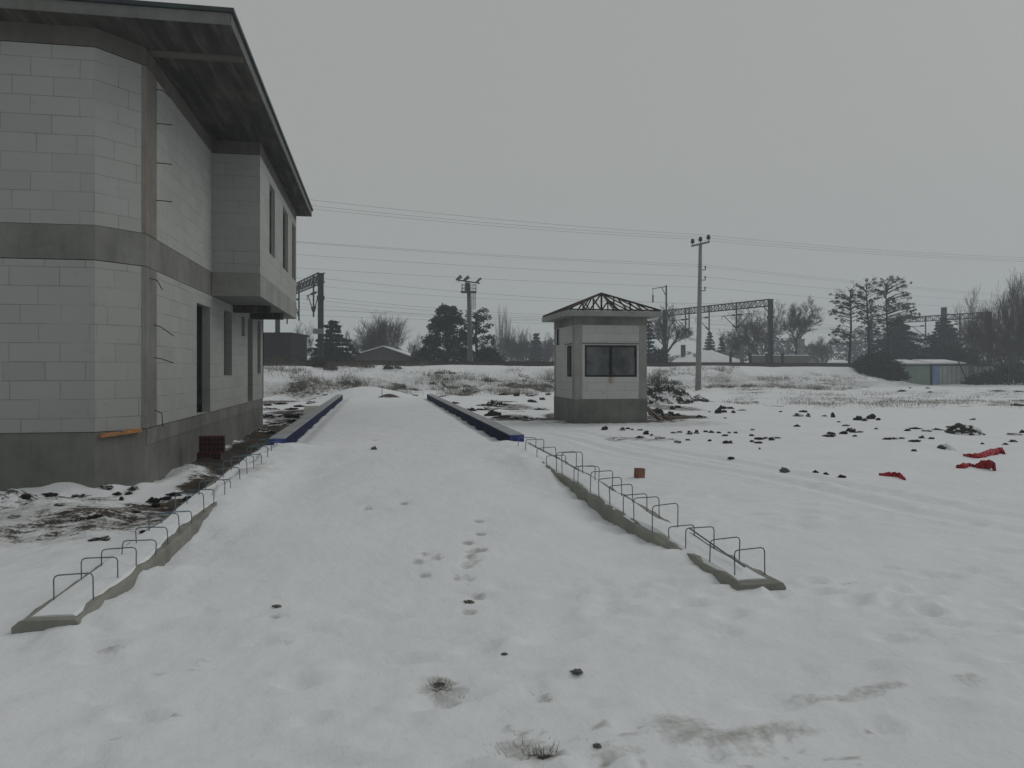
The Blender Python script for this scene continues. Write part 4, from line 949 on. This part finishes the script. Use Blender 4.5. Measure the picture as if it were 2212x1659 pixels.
# hedges and bushes
def bush(name, u0, u1, d, vt, vb, label, n, mat='hedge', dep=1.6, s=.22, seed=1, cat='bush', z0=None):
    rr = random.Random(seed); m = MB(); x0, y0 = at((u0 + u1) / 2, d); zg = gz(x0, y0) if z0 is None else z0
    W = (u1 - u0) / 2 * d / FPX; Hh = zat(vt, d) - zg; Fv = Vector((SA, CA, 0)); k = 0
    while k < n:
        a = rr.uniform(-1, 1); prof_ = (1 - abs(a) ** 3) * (.72 + .28 * vnoise(np.array([a * W * .8 + seed]), np.array([seed * 3.3]), 9)[0] * 1.2); zz = Hh * prof_ * rr.random() ** .8
        c = Vector((x0, y0, zg + zz)) + Rv * (a * W) + Fv * rr.uniform(-dep, dep); tufts(m, c, .25, .25, .2, 4, s, rr); k += 4
    for i in range(int(n / 14)):                                  # stems
        a = rr.uniform(-.95, .95); b = Vector((x0, y0, zg - .2)) + Rv * (a * W) + Fv * rr.uniform(-dep, dep); hh = Hh * (1 - abs(a) ** 3) * rr.uniform(.7, 1.15)
        m.tube([b, b + Vector((rr.gauss(0, .12), rr.gauss(0, .12), hh * .55)), b + Vector((rr.gauss(0, .3), rr.gauss(0, .3), hh))], [.03, .02, .008], 3, False)
    return tag(m.build(name, M[mat]), label, cat)
bush('hedge', 1836, 1950, 83.5, 758, 832, 'dark bare hedge at the end of the embankment left of the green sheet shed', 3400, seed=2, cat='hedge', s=.2)
bush('hedge', 2088, 2300, 82, 788, 830, 'dark low hedge right of the grey sheet shed', 2600, seed=3, cat='hedge', s=.2)
bush('bush', 1975, 2110, 100, 742, 800, 'brownish dark thicket behind the snowy shed roof', 2600, seed=4, dep=2.5, s=.26)
bush('bush', 2120, 2320, 92, 728, 800, 'dark thicket under the bare trees at the right edge', 3200, seed=5, dep=2.5, s=.24)
bush('bush', 1860, 1990, 104, 728, 790, 'blue green thicket behind the tall pines', 2600, 'spruce', seed=6, dep=2.5, s=.26)
bush('bush', 1025, 1085, 86, 748, 782, 'low dark evergreen bush right of the two large pines', 1300, 'pine', seed=7, s=.2)
bush('bush', 885, 925, 88, 752, 782, 'low dark bush at the left foot of the large pine', 700, 'hedge', seed=8, s=.2)
bush('hedge', 682, 760, 82, 744, 784, 'dark clipped hedge at the foot of the drooping spruce', 1700, 'spruce', seed=9, cat='hedge', s=.2)
bush('bush', 1408, 1440, 94, 742, 784, 'tangled brown thicket at the foot of the gantry post beside the booth', 800, 'hedge', seed=10, s=.2)
# far wood that reads as one mass
rr = random.Random(12); m = MB()
for (u0, u1, vt, d) in ((1560, 1860, 738, 165), (1840, 2240, 716, 175), (1080, 1240, 742, 170), (560, 1080, 762, 190), (1400, 1580, 762, 190), (-500, 600, 745, 190), (2200, 2900, 730, 150)):
    for k in range(int((u1 - u0) * 5)):
        u = rr.uniform(u0, u1); dd = d + rr.uniform(0, 22); hv = vt + 22 * (vnoise(np.array([u * .035]), np.array([d * 1.0]), 3)[0] - .5) + 10 * (vnoise(np.array([u * .13]), np.array([d * 2.0]), 4)[0] - .5)
        ztop = zat(hv, dd); z = 1.0 + (ztop - 1.0) * rr.random() ** .7; x, y = at(u, dd); tufts(m, Vector((x, y, z)), .7, .7, .5, 4, .42, rr)
tag(m.build('far_wood', M['wood_far']), kind='stuff', label='hazy dark band of distant trees along the horizon', cat='wood')

# dry shrubs on the embankment
SH = [(600,818,46,30,'wide dry brown shrub on the snowy slope nearest the building'),(640,812,40,26,'dry brown shrub tangled right of the widest one on the slope'),(692,822,34,30,'dark dry shrub on the slope left of the snow mound'),(715,832,30,22,'low dry shrub just above the snow mound'),(838,806,22,14,'small nearly black shrub high on the slope behind the ramp'),(855,800,26,10,'thin dry shrub beside the nearly black one'),(780,808,60,12,'long pale dry scrub along the slope behind the weighbridge'),(960,800,50,10,'pale dry scrub below the rails under the large pine'),(1050,815,30,12,'small pale dry scrub on the slope right of the floodlight mast'),(1130,812,40,14,'pale dry scrub below the poplars'),(1180,822,22,12,'small dry scrub on the slope left of the booth'),(1420,815,46,36,'arching pale brown bramble on the slope right of the booth'),(1455,808,34,16,'snow dusted bramble by the track right of the booth'),(1580,832,24,18,'round dry shrub on the slope right of the power pole'),(1620,830,34,12,'low dry shrub right of the round one by the power pole'),(1545,800,50,6,'flat patch of dry scrub on the slope right of the power pole')]
for k, (u, v, ww, hh, lb) in enumerate(SH):
    d0 = 56 if u < 1300 else 62; d = d0 + (860 - v) * .06; x, y = at(u, d); zg = zat(v + hh * .35, d); zg = max(min(gz(x, y), zg + .5), -.1); zg = gz(x, y)
    rr = random.Random(100 + k); m = MB(); W = ww / 2 * d / FPX; Hh = hh * d / FPX
    for i in range(70 + int(ww * 2.5)):
        a = rr.uniform(-1, 1); b_ = rr.uniform(-.8, .8); px_, py_ = x + a * W * CA, y + b_ - a * W * SA; b = Vector((px_, py_, zg - .1)); hl = Hh * (1 - a * a * .7) * rr.uniform(.4, 1.1)
        s_ = Vector((rr.gauss(0, .35), rr.gauss(0, .3), 0)) * hl * .8
        m.tube([b, b + s_ * .4 + Vector((0, 0, hl * .6)), b + s_ + Vector((0, 0, hl * rr.uniform(.6, 1)))], [.024, .017, .009], 3, False)
    tag(m.build('dry_shrub', M['hedge'] if 'dark' in lb or 'black' in lb else M['shrub']), lb, 'shrub', 'dry shrubs on the embankment')

# ------------------------------------------------------------------ small buildings, fences, posts
def bx3(u0, u1, v0, v1, d, dep=3.0):
    """upright box facing the camera: plan corners and heights"""
    return Vector((*at(u0, d), 0)), Vector((*at(u1, d), 0)), Vector((SA, CA, 0)) * dep, zat(v1, d), zat(v0, d)
def slab(m, u0, u1, v0, v1, d, dep=3.0, zb=None):
    a, b, f, z0, z1 = bx3(u0, u1, v0, v1, d, dep); z0 = z0 if zb is None else zb
    P = [a, b, b + f, a + f]; m.prism([(p.x, p.y) for p in P], z0, z1)
t = thing('shed', (*at(603, 80), 1.6), 'dark maroon flat sided shed or wagon beside the track at the corner of the building', 'shed')
m = MB(); slab(m, 548, 628, 722, 785, 76, 6, 1.6); m.build('body', M['maroon'], t); m = MB(); slab(m, 545, 630, 718, 722.5, 75.7, 6.6); m.build('roof', M['maroon'], t)
m = MB()
for k in range(12): slab(m, 549 + k * 6.6, 549.8 + k * 6.6, 724, 784, 75.93, .06)
m.build('batten', M['maroon'], t)
d = 92; t = thing('gable_house', (*at(822, d), 1), 'brown gabled house with snow along its roof edge behind the tracks', 'house')
L_, R_, A_ = Vector((*at(757, d), zat(774, d))), Vector((*at(890, d), zat(776, d))), Vector((*at(828, d), zat(752, d))); Fv = Vector((SA, CA, 0)) * 9
bl, br_ = Vector((L_.x, L_.y, .5)), Vector((R_.x, R_.y, .5)); m = MB(); m.face([bl, br_, R_, A_, L_]); m.face([bl + Fv, L_ + Fv, A_ + Fv, R_ + Fv, br_ + Fv]); m.face([bl, L_, L_ + Fv, bl + Fv]); m.face([br_, br_ + Fv, R_ + Fv, R_]); m.build('wall', M['gable'], t)
ov = Vector((SA, CA, 0)) * -.35; up_ = Vector((0, 0, .16)); m = MB()
for p, sgn in ((L_, -1), (R_, 1)):
    e = p + Rv * sgn * .45 - Vector((0, 0, .14)); q = [e + ov, A_ + ov, A_ + Fv, e + Fv]; tq = [v_ + up_ for v_ in q]
    m.face(tq); m.face(q[::-1])
    for i in range(4): m.face([q[i], q[(i + 1) % 4], tq[(i + 1) % 4], tq[i]])
m.build('roof', M['flash'], t); m = MB()
for p, sgn in ((L_, -1), (R_, 1)):
    e = p + Rv * sgn * .3 + up_ + Vector((0, 0, .0)); q = [e + ov * .7, A_ + ov * .7 + up_, A_ + Fv + up_, e + Fv]; q = [v_ + Vector((0, 0, .02)) for v_ in q]; tq = [v_ + Vector((0, 0, .12)) for v_ in q]
    m.face(tq)
    for i in range(4): m.face([q[i], q[(i + 1) % 4], tq[(i + 1) % 4], tq[i]])
m.build('roof_snow', M['snow'], t)
m = MB(); slab(m, 893.6, 896.4, 744, 790, 90, .2, 1.0); slab(m, 890, 900, 748, 750, 90, .1); tag(m.build('small_pole', M['steel']), 'small dark pole with a short crossbar right of the brown gable', 'pole')
# snow roofed houses right of the booth
def roofed(u0, u1, ue, vr, ve, d, label, chim=None, wmat='pale'):
    t = thing('low_house', (*at((u0 + u1) / 2, d), 1), label, 'house', 'low houses beyond the track')
    m = MB(); slab(m, u0 + 2, u1 - 2, ve, 800, d + .4, 7, .6); m.build('wall', M[wmat], t)
    A, Bq = Vector((*at(u0, d), zat(ve, d))), Vector((*at(u1, d), zat(ve, d))); C_, D_ = Vector((*at(ue[0], d + 4), zat(vr, d + 4))), Vector((*at(ue[1], d + 4), zat(vr, d + 4))); E_, G_ = Vector((*at(u0, d + 8), A.z)), Vector((*at(u1, d + 8), A.z)); th = Vector((0, 0, -.18))
    m = MB(); m.face([A, Bq, D_, C_]); m.face([G_, E_, C_, D_]); m.face([E_, A, C_]); m.face([Bq, G_, D_]); m.face([A, A + th, Bq + th, Bq]); m.face([Bq, Bq + th, G_ + th, G_]); m.face([A, E_, E_ + th, A + th]); m.face([A + th, E_ + th, G_ + th, Bq + th]); r = m.build('snowy_roof', M['snow'], t)
    if chim:
        m = MB(); slab(m, chim[0], chim[1], chim[2], chim[3], d + 2.5, .7); m.build('chimney', M['gable'], r)
roofed(1500, 1612, (1508, 1538), 757, 782, 108, 'low house with a broad snow covered roof behind the power pole')
roofed(1450, 1516, (1472, 1492), 766, 782, 104, 'low house with a snowy roof and brown chimney left of the power pole', (1473, 1481, 745, 769), 'gable')
roofed(1786, 1838, (1800, 1822), 777, 783, 104, 'tiny snow topped roof peeping over the right end of the embankment')
# posts and garden wall beyond the track
for u, vt, ww, lb in ((1578, 761, 4, 'thin dark post left of the thick one'), (1603, 745, 7, 'thick pale brown post, tallest of the fence posts'), (1620.5, 763, 4.5, 'thin dark post right of the thick one'), (1656, 764, 4, 'thin dark post at the foot of the middle gantry'), (1690, 764, 4, 'thin dark post before the low garden wall')):
    d = 96; m = MB(); x, y = at(u, d); zg = gz(x, y); hw_ = ww / 2 * d / FPX; m.box((x - hw_, y - hw_, zg - .3), (x + hw_, y + hw_, zat(vt, d))); m.box((x - hw_ * 1.15, y - hw_ * 1.15, zat(vt, d) - .001), (x + hw_ * 1.15, y + hw_ * 1.15, zat(vt, d) + .05))
    tag(m.build('fence_post', M['stone' if ww > 5 else 'barkdk']), lb + ' beyond the track', 'post', 'fence posts beyond the track')
d = 101; t = thing('garden_wall', (*at(1700, d), 1), 'low dark garden wall with snow on top right of the middle gantry', 'wall'); m = MB(); slab(m, 1622, 1746, 768.5, 800, d, .3, .8); m.build('wall_body', M['stone'], t); m = MB(); slab(m, 1621, 1747, 766.5, 768.4, d - .05, .4); m.build('snow_cap', M['snow'], t)
m = MB(); slab(m, 1729, 1738, 734, 800, 104, .8, .8); slab(m, 1727.5, 1739.5, 732, 734, 103.9, 1.0); tag(m.build('pillar', M['pale']), 'pale square pillar rising behind the right end of the garden wall', 'pillar')
m = MB(); slab(m, 1701, 1707, 736, 768, 106, .6, .8); slab(m, 1700, 1708, 734.6, 736, 105.9, .8); tag(m.build('pillar', M['pale']), 'thin pale pillar left of the wider one behind the garden wall', 'pillar')
# sheet-metal shed and panels at the right
d = 84; t = thing('sheet_shed', (*at(1976, d), 0), 'pale green sheet metal shed with a dark left side and snow on its roof', 'shed')
x, y = at(1976, d); zg = gz(x, y) - .3
m = MB(); slab(m, 1946, 2009, 790, 832, d, .1, zg); m.build('front_sheet', M['greens'], t)
m = MB(); slab(m, 1946.2, 2008.8, 790.2, 832, d + .102, 4.9, zg); m.build('shed_body', M['barkdk'], t)
def sloped(u0, u1, vf, vb, d, dep, th=.16):
    a, b, f = Vector((*at(u0, d), zat(vf, d))), Vector((*at(u1, d), zat(vf, d))), Vector((SA, CA, 0)) * dep; f.z = zat(vb, d + dep) - a.z; m = MB(); q = [a, b, b + f, a + f]; t_ = [p + Vector((0, 0, th)) for p in q]
    m.face(q[::-1]); m.face(t_)
    for i in range(4): m.face([q[i], q[(i + 1) % 4], t_[(i + 1) % 4], t_[i]])
    return m
m = MB()
for k in range(9): slab(m, 1949 + k * 6.6, 1949.7 + k * 6.6, 791, 830, d - .03, .05, zg)
m.build('sheet_rib', M['greens'], t)
m = MB(); slab(m, 1943, 2012, 787, 789.8, d - .2, 5.6); ro = m.build('roof', M['flash'], t); sloped(1946, 2010, 786.9, 779.5, d - .1, 5.2).build('roof_snow', M['snow'], ro)
m = MB(); slab(m, 2010, 2014, 786, 830, d - .1, .2, zg); tag(m.build('corner_post', M['barkdk']), 'dark timber post between the green shed and the blue panel', 'post')
t = thing('sheet_fence', (*at(2052, d), 0), 'fence of one blue and several grey metal sheets right of the green shed', 'fence')
m = MB(); slab(m, 2014.5, 2030, 790.5, 826, d + .2, .1, zg); tag(m.build('blue_panel', M['blues'], t), 'bright blue sheet')
m = MB(); slab(m, 2030.3, 2092, 790.5, 826, d + .25, .1, zg); m.build('grey_panel', M['greys'], t)
m = MB()
for k in range(6): slab(m, 2036 + k * 10, 2037 + k * 10, 791, 825, d + .18, .06, zg)
m.build('panel_seam', M['pale'], t)
m = MB(); slab(m, 2013, 2086, 786.5, 790, d + .1, 4.5); t2 = m.build('lean_to_roof', M['flash']); tag(t2, 'low dark lean-to roof behind the blue and grey sheets', 'roof'); m = sloped(2014, 2088, 786.4, 779.0, d + .2, 4.4, .14); tag(m.build('snowy_roof', M['snow']), 'snow covered roof above the blue and grey metal sheets', 'roof')
x0, y0 = at(2068, d - .5); x1, y1 = at(2093, d - .8); m = MB(); m.tube([(x0, y0, zat(776, d)), (x1, y1, zg + .3)], .06, 6); tag(m.build('leaning_pole', M['barkdk']), 'thin dark pole leaning against the grey metal sheets', 'pole')
d = 90; m = MB(); slab(m, 2108, 2152, 793, 824, d, .2, .0); slab(m, 2106, 2154, 791, 793, d - .05, .4); tag(m.build('low_wall', M['pale']), 'short pale wall glimpsed through the hedge at the right', 'wall')

# ------------------------------------------------------------------ soil heaps, clods, cloths, stick
def lump(seed, sub=3, rough=.5, flat=.7):
    import bmesh
    bm = bmesh.new(); bmesh.ops.create_icosphere(bm, subdivisions=sub, radius=1)
    from mathutils import noise as mn
    for v in bm.verts:
        p = v.co.copy(); k = 1 + rough * (mn.fractal(p * 1.6 + Vector((seed * 7.1, 0, 0)), .8, 2.2, 4)) ; v.co = p * min(max(k, .28), 1.6); v.co.z *= flat
    me = bpy.data.meshes.new('clod_mesh'); bm.to_mesh(me); bm.free(); return me
CL = [lump(k, 4, .95, .8) for k in range(9)]
for k, me_ in enumerate(CL): me_.materials.append(M['soil'] if k % 3 else M['heap'])
def clod(u, vb, ww, hh, label, group, rr, name='soil_clod', mat=None, me=None):
    x, y, z, d = hit(u, vb); a = ww / 2 * d / FPX; h_ = max(hh * d / FPX, .05 if d > 9 else .012)
    o = bpy.data.objects.new(name, me or rr.choice(CL)); COL.objects.link(o); o.location = (x, y, z + h_ * .12); o.scale = (a * .95, min(max(a * .8, h_ * .6), a * 1.2), h_ * .72); o.rotation_euler = (0, rr.uniform(-.15, .15), rr.choice((0, math.pi)) - YAW + rr.uniform(-.35, .35))
    tag(o, label, 'soil', group); return o
rr = random.Random(44)
Z4 = lambda x, y, w_, h_: (1417 + .2031 * x, 829.5 + .2031 * (y + h_ / 2), w_ * .2031, h_ * .2031)
Z8 = lambda x, y, w_, h_: (1814.4 + .1797 * x, 829.4 + .1797 * (y + h_ / 2), w_ * .1797, h_ * .1797)
Z3 = lambda x, y, w_, h_: (1192.3 + .1719 * x, 708.5 + .1719 * (y + h_ / 2), w_ * .1719, h_ * .1719)
ZL = lambda x, y, w_, h_: (553 + .289 * x, 570.2 + .289 * (y + h_ / 2), w_ * .289, h_ * .289)
G1 = 'small dark soil clod in the loose rows right of the booth front'
for q in ((185,516,60,15),(250,507,50,18),(355,512,50,45),(433,502,45,50),(530,500,45,22),(587,506,45,30),(665,513,40,20),(780,515,40,18),(850,512,35,25),(1025,487,40,10),(735,543,60,18),(1018,545,45,14),(1095,576,90,28),(1160,573,70,14),(1228,578,50,40),(1295,573,70,14),(340,592,45,18),(222,612,70,32),(572,595,35,28),(737,612,45,38),(790,612,50,36),(1022,604,40,28),(1090,625,70,12),(1103,683,18,22)): clod(*Z4(*q), G1, 'clods in rows right of the booth front', rr)
G2 = 'dark soil clod scattered in the middle distance of the right field'
for q in ((570,292,30,14),(660,280,60,60),(700,245,70,40),(720,285,60,35),(790,250,60,25),(825,290,35,35),(915,275,80,18),(1055,190,60,16),(1325,290,30,18),(1510,325,85,38),(1620,325,40,45),(1570,286,75,28),(1795,335,45,18),(2150,360,80,50),(1500,440,50,26),(1868,520,75,30),(1998,512,70,42),(2060,480,60,50),(2095,490,60,50),(2115,548,45,20),(1840,553,110,8),(2020,440,60,12),(1945,400,40,15),(735,360,30,14),(1700,935,55,20),(1810,955,50,18),(1970,990,70,14),(803,785,60,24)): clod(*Z4(*q), G2, 'clods in the right field', rr)
x_ = (1880, 325, 45, 60); o = clod(*Z4(*x_), 'pointed dark cone shaped stone standing up in the right field', None, rr, 'pointed_stone'); o['category'] = 'stone'; o.scale[2] *= 1.2; o.scale[0] *= .8
G3 = 'dark soil clod at the far right of the field near the red sheets'
for q in ((225,400,90,55),(300,425,60,40),(370,385,80,70),(460,418,50,35),(75,500,70,15),(230,575,80,18),(440,535,40,18),(805,548,70,32),(925,535,120,14),(1040,560,100,20),(1190,545,130,16),(1360,520,130,10),(565,660,80,16),(650,650,100,28),(740,650,60,20),(985,632,60,40),(1100,655,60,12),(900,688,110,10),(890,795,55,26),(2090,600,160,22),(2190,565,60,46),(2080,680,70,34),(1990,725,60,12),(1715,717,40,16),(740,78,80,30),(1080,95,40,20),(840,40,25,15),(1050,47,40,18),(2150,250,130,30),(1590,425,60,12),(1900,80,200,14),(2160,85,120,14)): clod(*Z8(*q), G3, 'clods at the far right of the field', rr)
G4 = 'dark soil clod in the line just in front of the booth'
for q in ((658,1252,65,55),(888,1262,60,50),(1010,1272,35,20),(950,1265,50,8),(1110,1280,70,14),(1185,1305,65,65),(1253,1342,40,30),(1345,1378,120,18),(1100,1372,80,14)): clod(*Z3(*q), G4, 'clods in front of the booth', rr)
G5 = 'dark soil clod between the booth and the large soil heap'
for q in ((1345,1035,80,85),(1510,995,55,58),(1585,985,70,38),(1430,1085,110,50),(1490,1065,70,50),(1570,1090,110,55),(1260,1045,90,85),(1650,1100,70,30),(1860,1105,70,30),(1920,1115,40,20)): clod(*Z3(*q), G5, 'clods right of the booth foot', rr)
G6 = 'dark soil clod on the snow between the weighbridge and the booth'
for q in ((1100,945,30,15),(1175,940,60,12),(1410,908,60,9),(1330,910,50,22),(1585,945,70,34),(1640,935,30,14),(1850,970,60,20),(1950,970,40,34),(2050,970,90,24),(2100,945,70,26),(2140,1005,40,22),(2060,1020,60,26),(1770,1035,70,55),(1820,1045,70,46),(1700,1050,80,16),(1870,1047,60,20),(1610,1085,60,26),(1740,1080,90,24),(1770,1112,90,46),(1680,1085,50,16),(2130,1080,100,20),(1830,1140,120,18),(1950,1148,120,20),(2060,1155,150,24),(2060,855,50,18),(1945,830,90,16),(1740,825,40,10),(2190,970,40,20),(1480,1035,60,16),(1400,985,60,12)): clod(*ZL(*q), G6, 'clods left of the booth', rr)
G7 = 'dark lump of churned mud beside the left edge of the weighbridge'
for q in ((440,960,110,26),(520,972,50,16),(470,1010,100,24),(420,1030,70,18),(180,1040,90,16),(120,1080,120,20),(260,1080,90,18),(130,1130,160,36),(260,1130,120,30),(340,1120,60,26),(160,1190,150,30),(280,1170,70,24),(60,1240,120,28),(110,1255,60,20),(330,1060,80,14),(90,1050,60,14)): clod(*ZL(*q), G7, 'mud lumps left of the weighbridge', rr)
G8 = 'dark stone or clod poking from the snow at the foot of the building front'
ZB_ = lambda x, y, w_, h_: (.1875 * x, 1002.2 + .1875 * (y + h_ / 2), w_ * .1875, h_ * .1875)
for q in ((1230,265,120,34),(1540,297,100,34),(1350,335,90,42),(575,345,170,44),(290,370,110,60),(900,385,130,70),(1395,405,45,26),(1090,600,140,46),(1480,340,70,30),(180,595,120,22),(680,450,120,26)): clod(*ZB_(*q), G8, 'stones along the building foot', rr)
G9 = 'dark clod of mud on the churned strip beside the left kerb'
for q in ((1760,410,110,60),(1790,470,90,60),(1900,390,120,44),(2170,390,90,70),(2000,340,160,44),(870,625,80,40),(1560,545,90,24)): clod(*ZB_(*q), G9, 'mud clods beside the left kerb', rr)
o = clod(*ZB_(1140, 855, 200, 42), 'single long dark stone lying on clean snow left of the ramp hoops', None, rr, 'long_stone'); o['category'] = 'stone'; o.rotation_euler = (0, -.12, -YAW + .25); o.scale[1] = o.scale[0] * .35
o = clod(*ZB_(1655, 775, 80, 40), 'small dark clod seen through the hoops of the left kerb', None, rr)
o = clod(*Z4(1365, 905, 80, 70), 'grey brown ragged tuft of earth alone on open snow between brick and red sheets', None, rr, 'earth_tuft'); o.data = CL[2].copy(); o.data.materials.clear(); o.data.materials.append(M['stone'])
for u, vb, w_, h_, lb in ((1245, 1452, 22, 7, 'small grey stone on the near snow right of the grass tufts'), (598, 1310, 16, 4, 'small grey stone on the ramp foot near the left kerb'), (1013, 1301, 18, 5, 'small grey stone on the snow below the trail of prints'), (808, 971, 10, 8, 'tiny dark stone on the top of the ramp'), (1088, 1414, 13, 3, 'tiny grey stone on the near snow above the grass tufts'), (1290, 1612, 14, 5, 'small grey stone near the bottom edge beside the tyre stain')):
    o = clod(u, vb, w_, h_, lb, None, rr, 'stone'); o['category'] = 'stone'; o.data = CL[1].copy(); o.data.materials.clear(); o.data.materials.append(M['stone'])
def heap(u, vb, ww, hh, dep, label, seed, n=70, mat='heap', name='soil_heap'):
    x, y, z, d = hit(u, vb); W = ww / 2 * d / FPX; Hh = hh * d / FPX; m = MB(); I_ = {}
    a = np.linspace(-1, 1, n); A, Bm = np.meshgrid(a, a)
    q = np.clip(1 - A ** 2 - Bm ** 2, 0, 1) * (1 - .25 * A); nz = fbm(A * W * 2.2 + seed, Bm * dep * 2.2, seed, 5)
    Hm = q * Hh * (.25 + 1.35 * nz) + np.where(q > 0, (fbm(A * W * 6, Bm * dep * 6, seed + 3, 3) - .5) * .6 * Hh * np.minimum(q * 4, 1), 0) - .06
    for j in range(n):
        for i in range(n): m.v.append((x + A[j, i] * W * CA + Bm[j, i] * dep * SA, y + Bm[j, i] * dep * CA - A[j, i] * W * SA + dep * .8, z + Hm[j, i]))
    for j in range(n - 1):
        for i in range(n - 1):
            if q[j, i] + q[j + 1, i + 1] + q[j, i + 1] + q[j + 1, i] > 0: m.f.append([j * n + i, j * n + i + 1, (j + 1) * n + i + 1, (j + 1) * n + i])
    return tag(m.build(name, M[mat], None, False), label, 'soil heap')
heap(1440, 872, 205, 40, 1.9, 'large dark soil heap flecked with snow behind the booth and before the power pole', 3, 110)
heap(1528, 869, 40, 16, 1.0, 'small tail of dark soil trailing right from the large heap', 5, 30)
heap(Z8(1710, 560, 450, 110)[0], Z8(1710, 560, 450, 110)[1], 76, 24, .7, 'dark rough soil heap largest in the right field above the red sheets', 8, 90)
heap(Z8(1430, 770, 160, 70)[0], Z8(1430, 770, 160, 70)[1], 34, 14, .4, 'small dark soil heap just left above the red sheets', 9, 60)
# red sheets
def sheet(pts, label, w0=.35, sd=1):
    m = MB(); n = 22; rr_ = random.Random(sd); P = [Vector(hit(u, v)[:3]) for u, v, _ in pts]; Hs = [h_ for _, _, h_ in pts]; ring = []
    for i in range(n + 1):
        f = i / n * (len(P) - 1); k = min(int(f), len(P) - 2); p = P[k].lerp(P[k + 1], f - k); h_ = Hs[k] + (Hs[k + 1] - Hs[k]) * (f - k); e = math.sin(math.pi * min(max(i / n, .06), .94)) ** .5
        ww = w0 * e * rr_.uniform(.8, 1.15); Fq = Vector((SA, CA, 0)); row = []
        for j in range(9):
            g_ = j / 8 * 2 - 1; row.append(p + Fq * g_ * ww * .5 + Vector((0, 0, max(h_ * (1 - g_ * g_ * .9) + .03 * math.sin(i * 1.7 + j * 1.1) + rr_.uniform(-.012, .012), -.01 - abs(g_) * .03))))
        ring.append(row)
    for i in range(n):
        for j in range(8): m.face([ring[i][j], ring[i + 1][j], ring[i + 1][j + 1], ring[i][j + 1]])
    o = m.build('red_sheet', M['cloth'], None, True); so_ = o.modifiers.new('thick', 'SOLIDIFY'); so_.thickness = .012
    return tag(o, label, 'plastic sheet', 'red sheets lying on the snow')
zz = lambda x, y, h_: (1814.4 + .1797 * x, 829.4 + .1797 * y, h_)
sheet([zz(1505, 868, .01), zz(1600, 890, .05), zz(1700, 875, .06), zz(1800, 850, .09), zz(1890, 828, .06), zz(1935, 820, .09), zz(1965, 845, .03)], 'crumpled dark red sheet on the snow, the upper of the two at the right', .26, 2)
sheet([zz(1408, 1012, .02), zz(1470, 1010, .05), zz(1530, 985, .03), zz(1610, 1000, .01), zz(1680, 1012, .09), zz(1760, 1018, .14), zz(1850, 1045, .12)], 'crumpled bright red sheet on the snow, the lower of the two at the right', .22, 3)
sheet([zz(480, 1100, .0), zz(560, 1104, .03), zz(650, 1112, .05), zz(720, 1122, .03), zz(772, 1155, .0)], 'thin red strip of sheet half buried in the snow, left of the other two', .13, 4)
# thin stick on the mound
x, y = at(825, 33.4); z = gz(x, y); m = MB(); m.tube([(x, y, z - .1), (x + .01, y, z + .42)], .012, 5); m.bar((x - .07, y, z + .36), (x + .07, y, z + .37), .02); tag(m.build('marker_stick', M['rust']), 'thin marker stick standing on the snow mound beyond the weighbridge', 'stick')

# ------------------------------------------------------------------ dry grass
def blades(m, x, y, z, n, h_, spread, rr, r=.006):
    for _ in range(n):
        b = Vector((x + rr.gauss(0, spread), y + rr.gauss(0, spread), z - .03)); s_ = Vector((rr.gauss(0, .5), rr.gauss(0, .5), 1)) * h_ * rr.uniform(.5, 1.2); sd = Vector((CA, -SA, 0)) * r
        m.face([b - sd, b + sd, b + s_])
m = MB(); rr = random.Random(5)
for k in range(1500):
    u = rr.uniform(1560, 2260); v = rr.choice((rr.gauss(853, 5), rr.gauss(868, 5), rr.gauss(874, 4))); v = max(v, 842)
    if vnoise(np.array([u * .018]), np.array([v * .09]), 13)[0] < .45: continue
    x, y, z, d = hit(u, v, 0); blades(m, x, y, z, rr.randint(2, 12), rr.uniform(.07, .22), rr.uniform(.1, .5), rr, .008)
for (u0, u1, v0, v1, n) in ((570, 1200, 790, 846, 1500), (1400, 1840, 794, 840, 500)):
    for k in range(n):
        u, v = rr.uniform(u0, u1), rr.uniform(v0, v1)
        if vnoise(np.array([u * .02]), np.array([v * .08]), 14)[0] < .50: continue
        d = 62 + 13 * (u > 1300) - (v - 800) * (.28 + .10 * (u > 1300)); x, y = at(u, d); blades(m, x, y, gz(x, y), rr.randint(5, 34), rr.uniform(.12, .65), rr.uniform(.12, .6), rr, .008)
tag(m.build('dry_grass', M['grass']), kind='stuff', label='sparse dry grass stalks poking through the field snow', cat='grass')
TF = [(950, 1482, .03, .06, 60, 'darkest grass tuft poking through the near snow at bottom centre'), (1170, 1636, .045, .07, 80, 'wide dark grass patch at the bottom edge of the picture'), (1118, 1618, .05, .05, 40, 'faint grass patch left of the wide one at the bottom edge'), (1178, 1507, .035, .04, 30, 'small grass tuft between the darkest tuft and the grey stone'), (985, 1503, .03, .04, 25, 'small grass tuft below right of the darkest tuft'), (1305, 1608, .04, .04, 25, 'small grass tuft right of the wide patch at the bottom')]
for u, v, s_, h_, n, lb in TF:
    x, y, z, d = hit(u, v); m = MB(); blades(m, x, y, z, n, h_, s_, rr, .003); tag(m.build('grass_tuft', M['stone']), lb, 'grass tuft', 'grass tufts in the near snow')
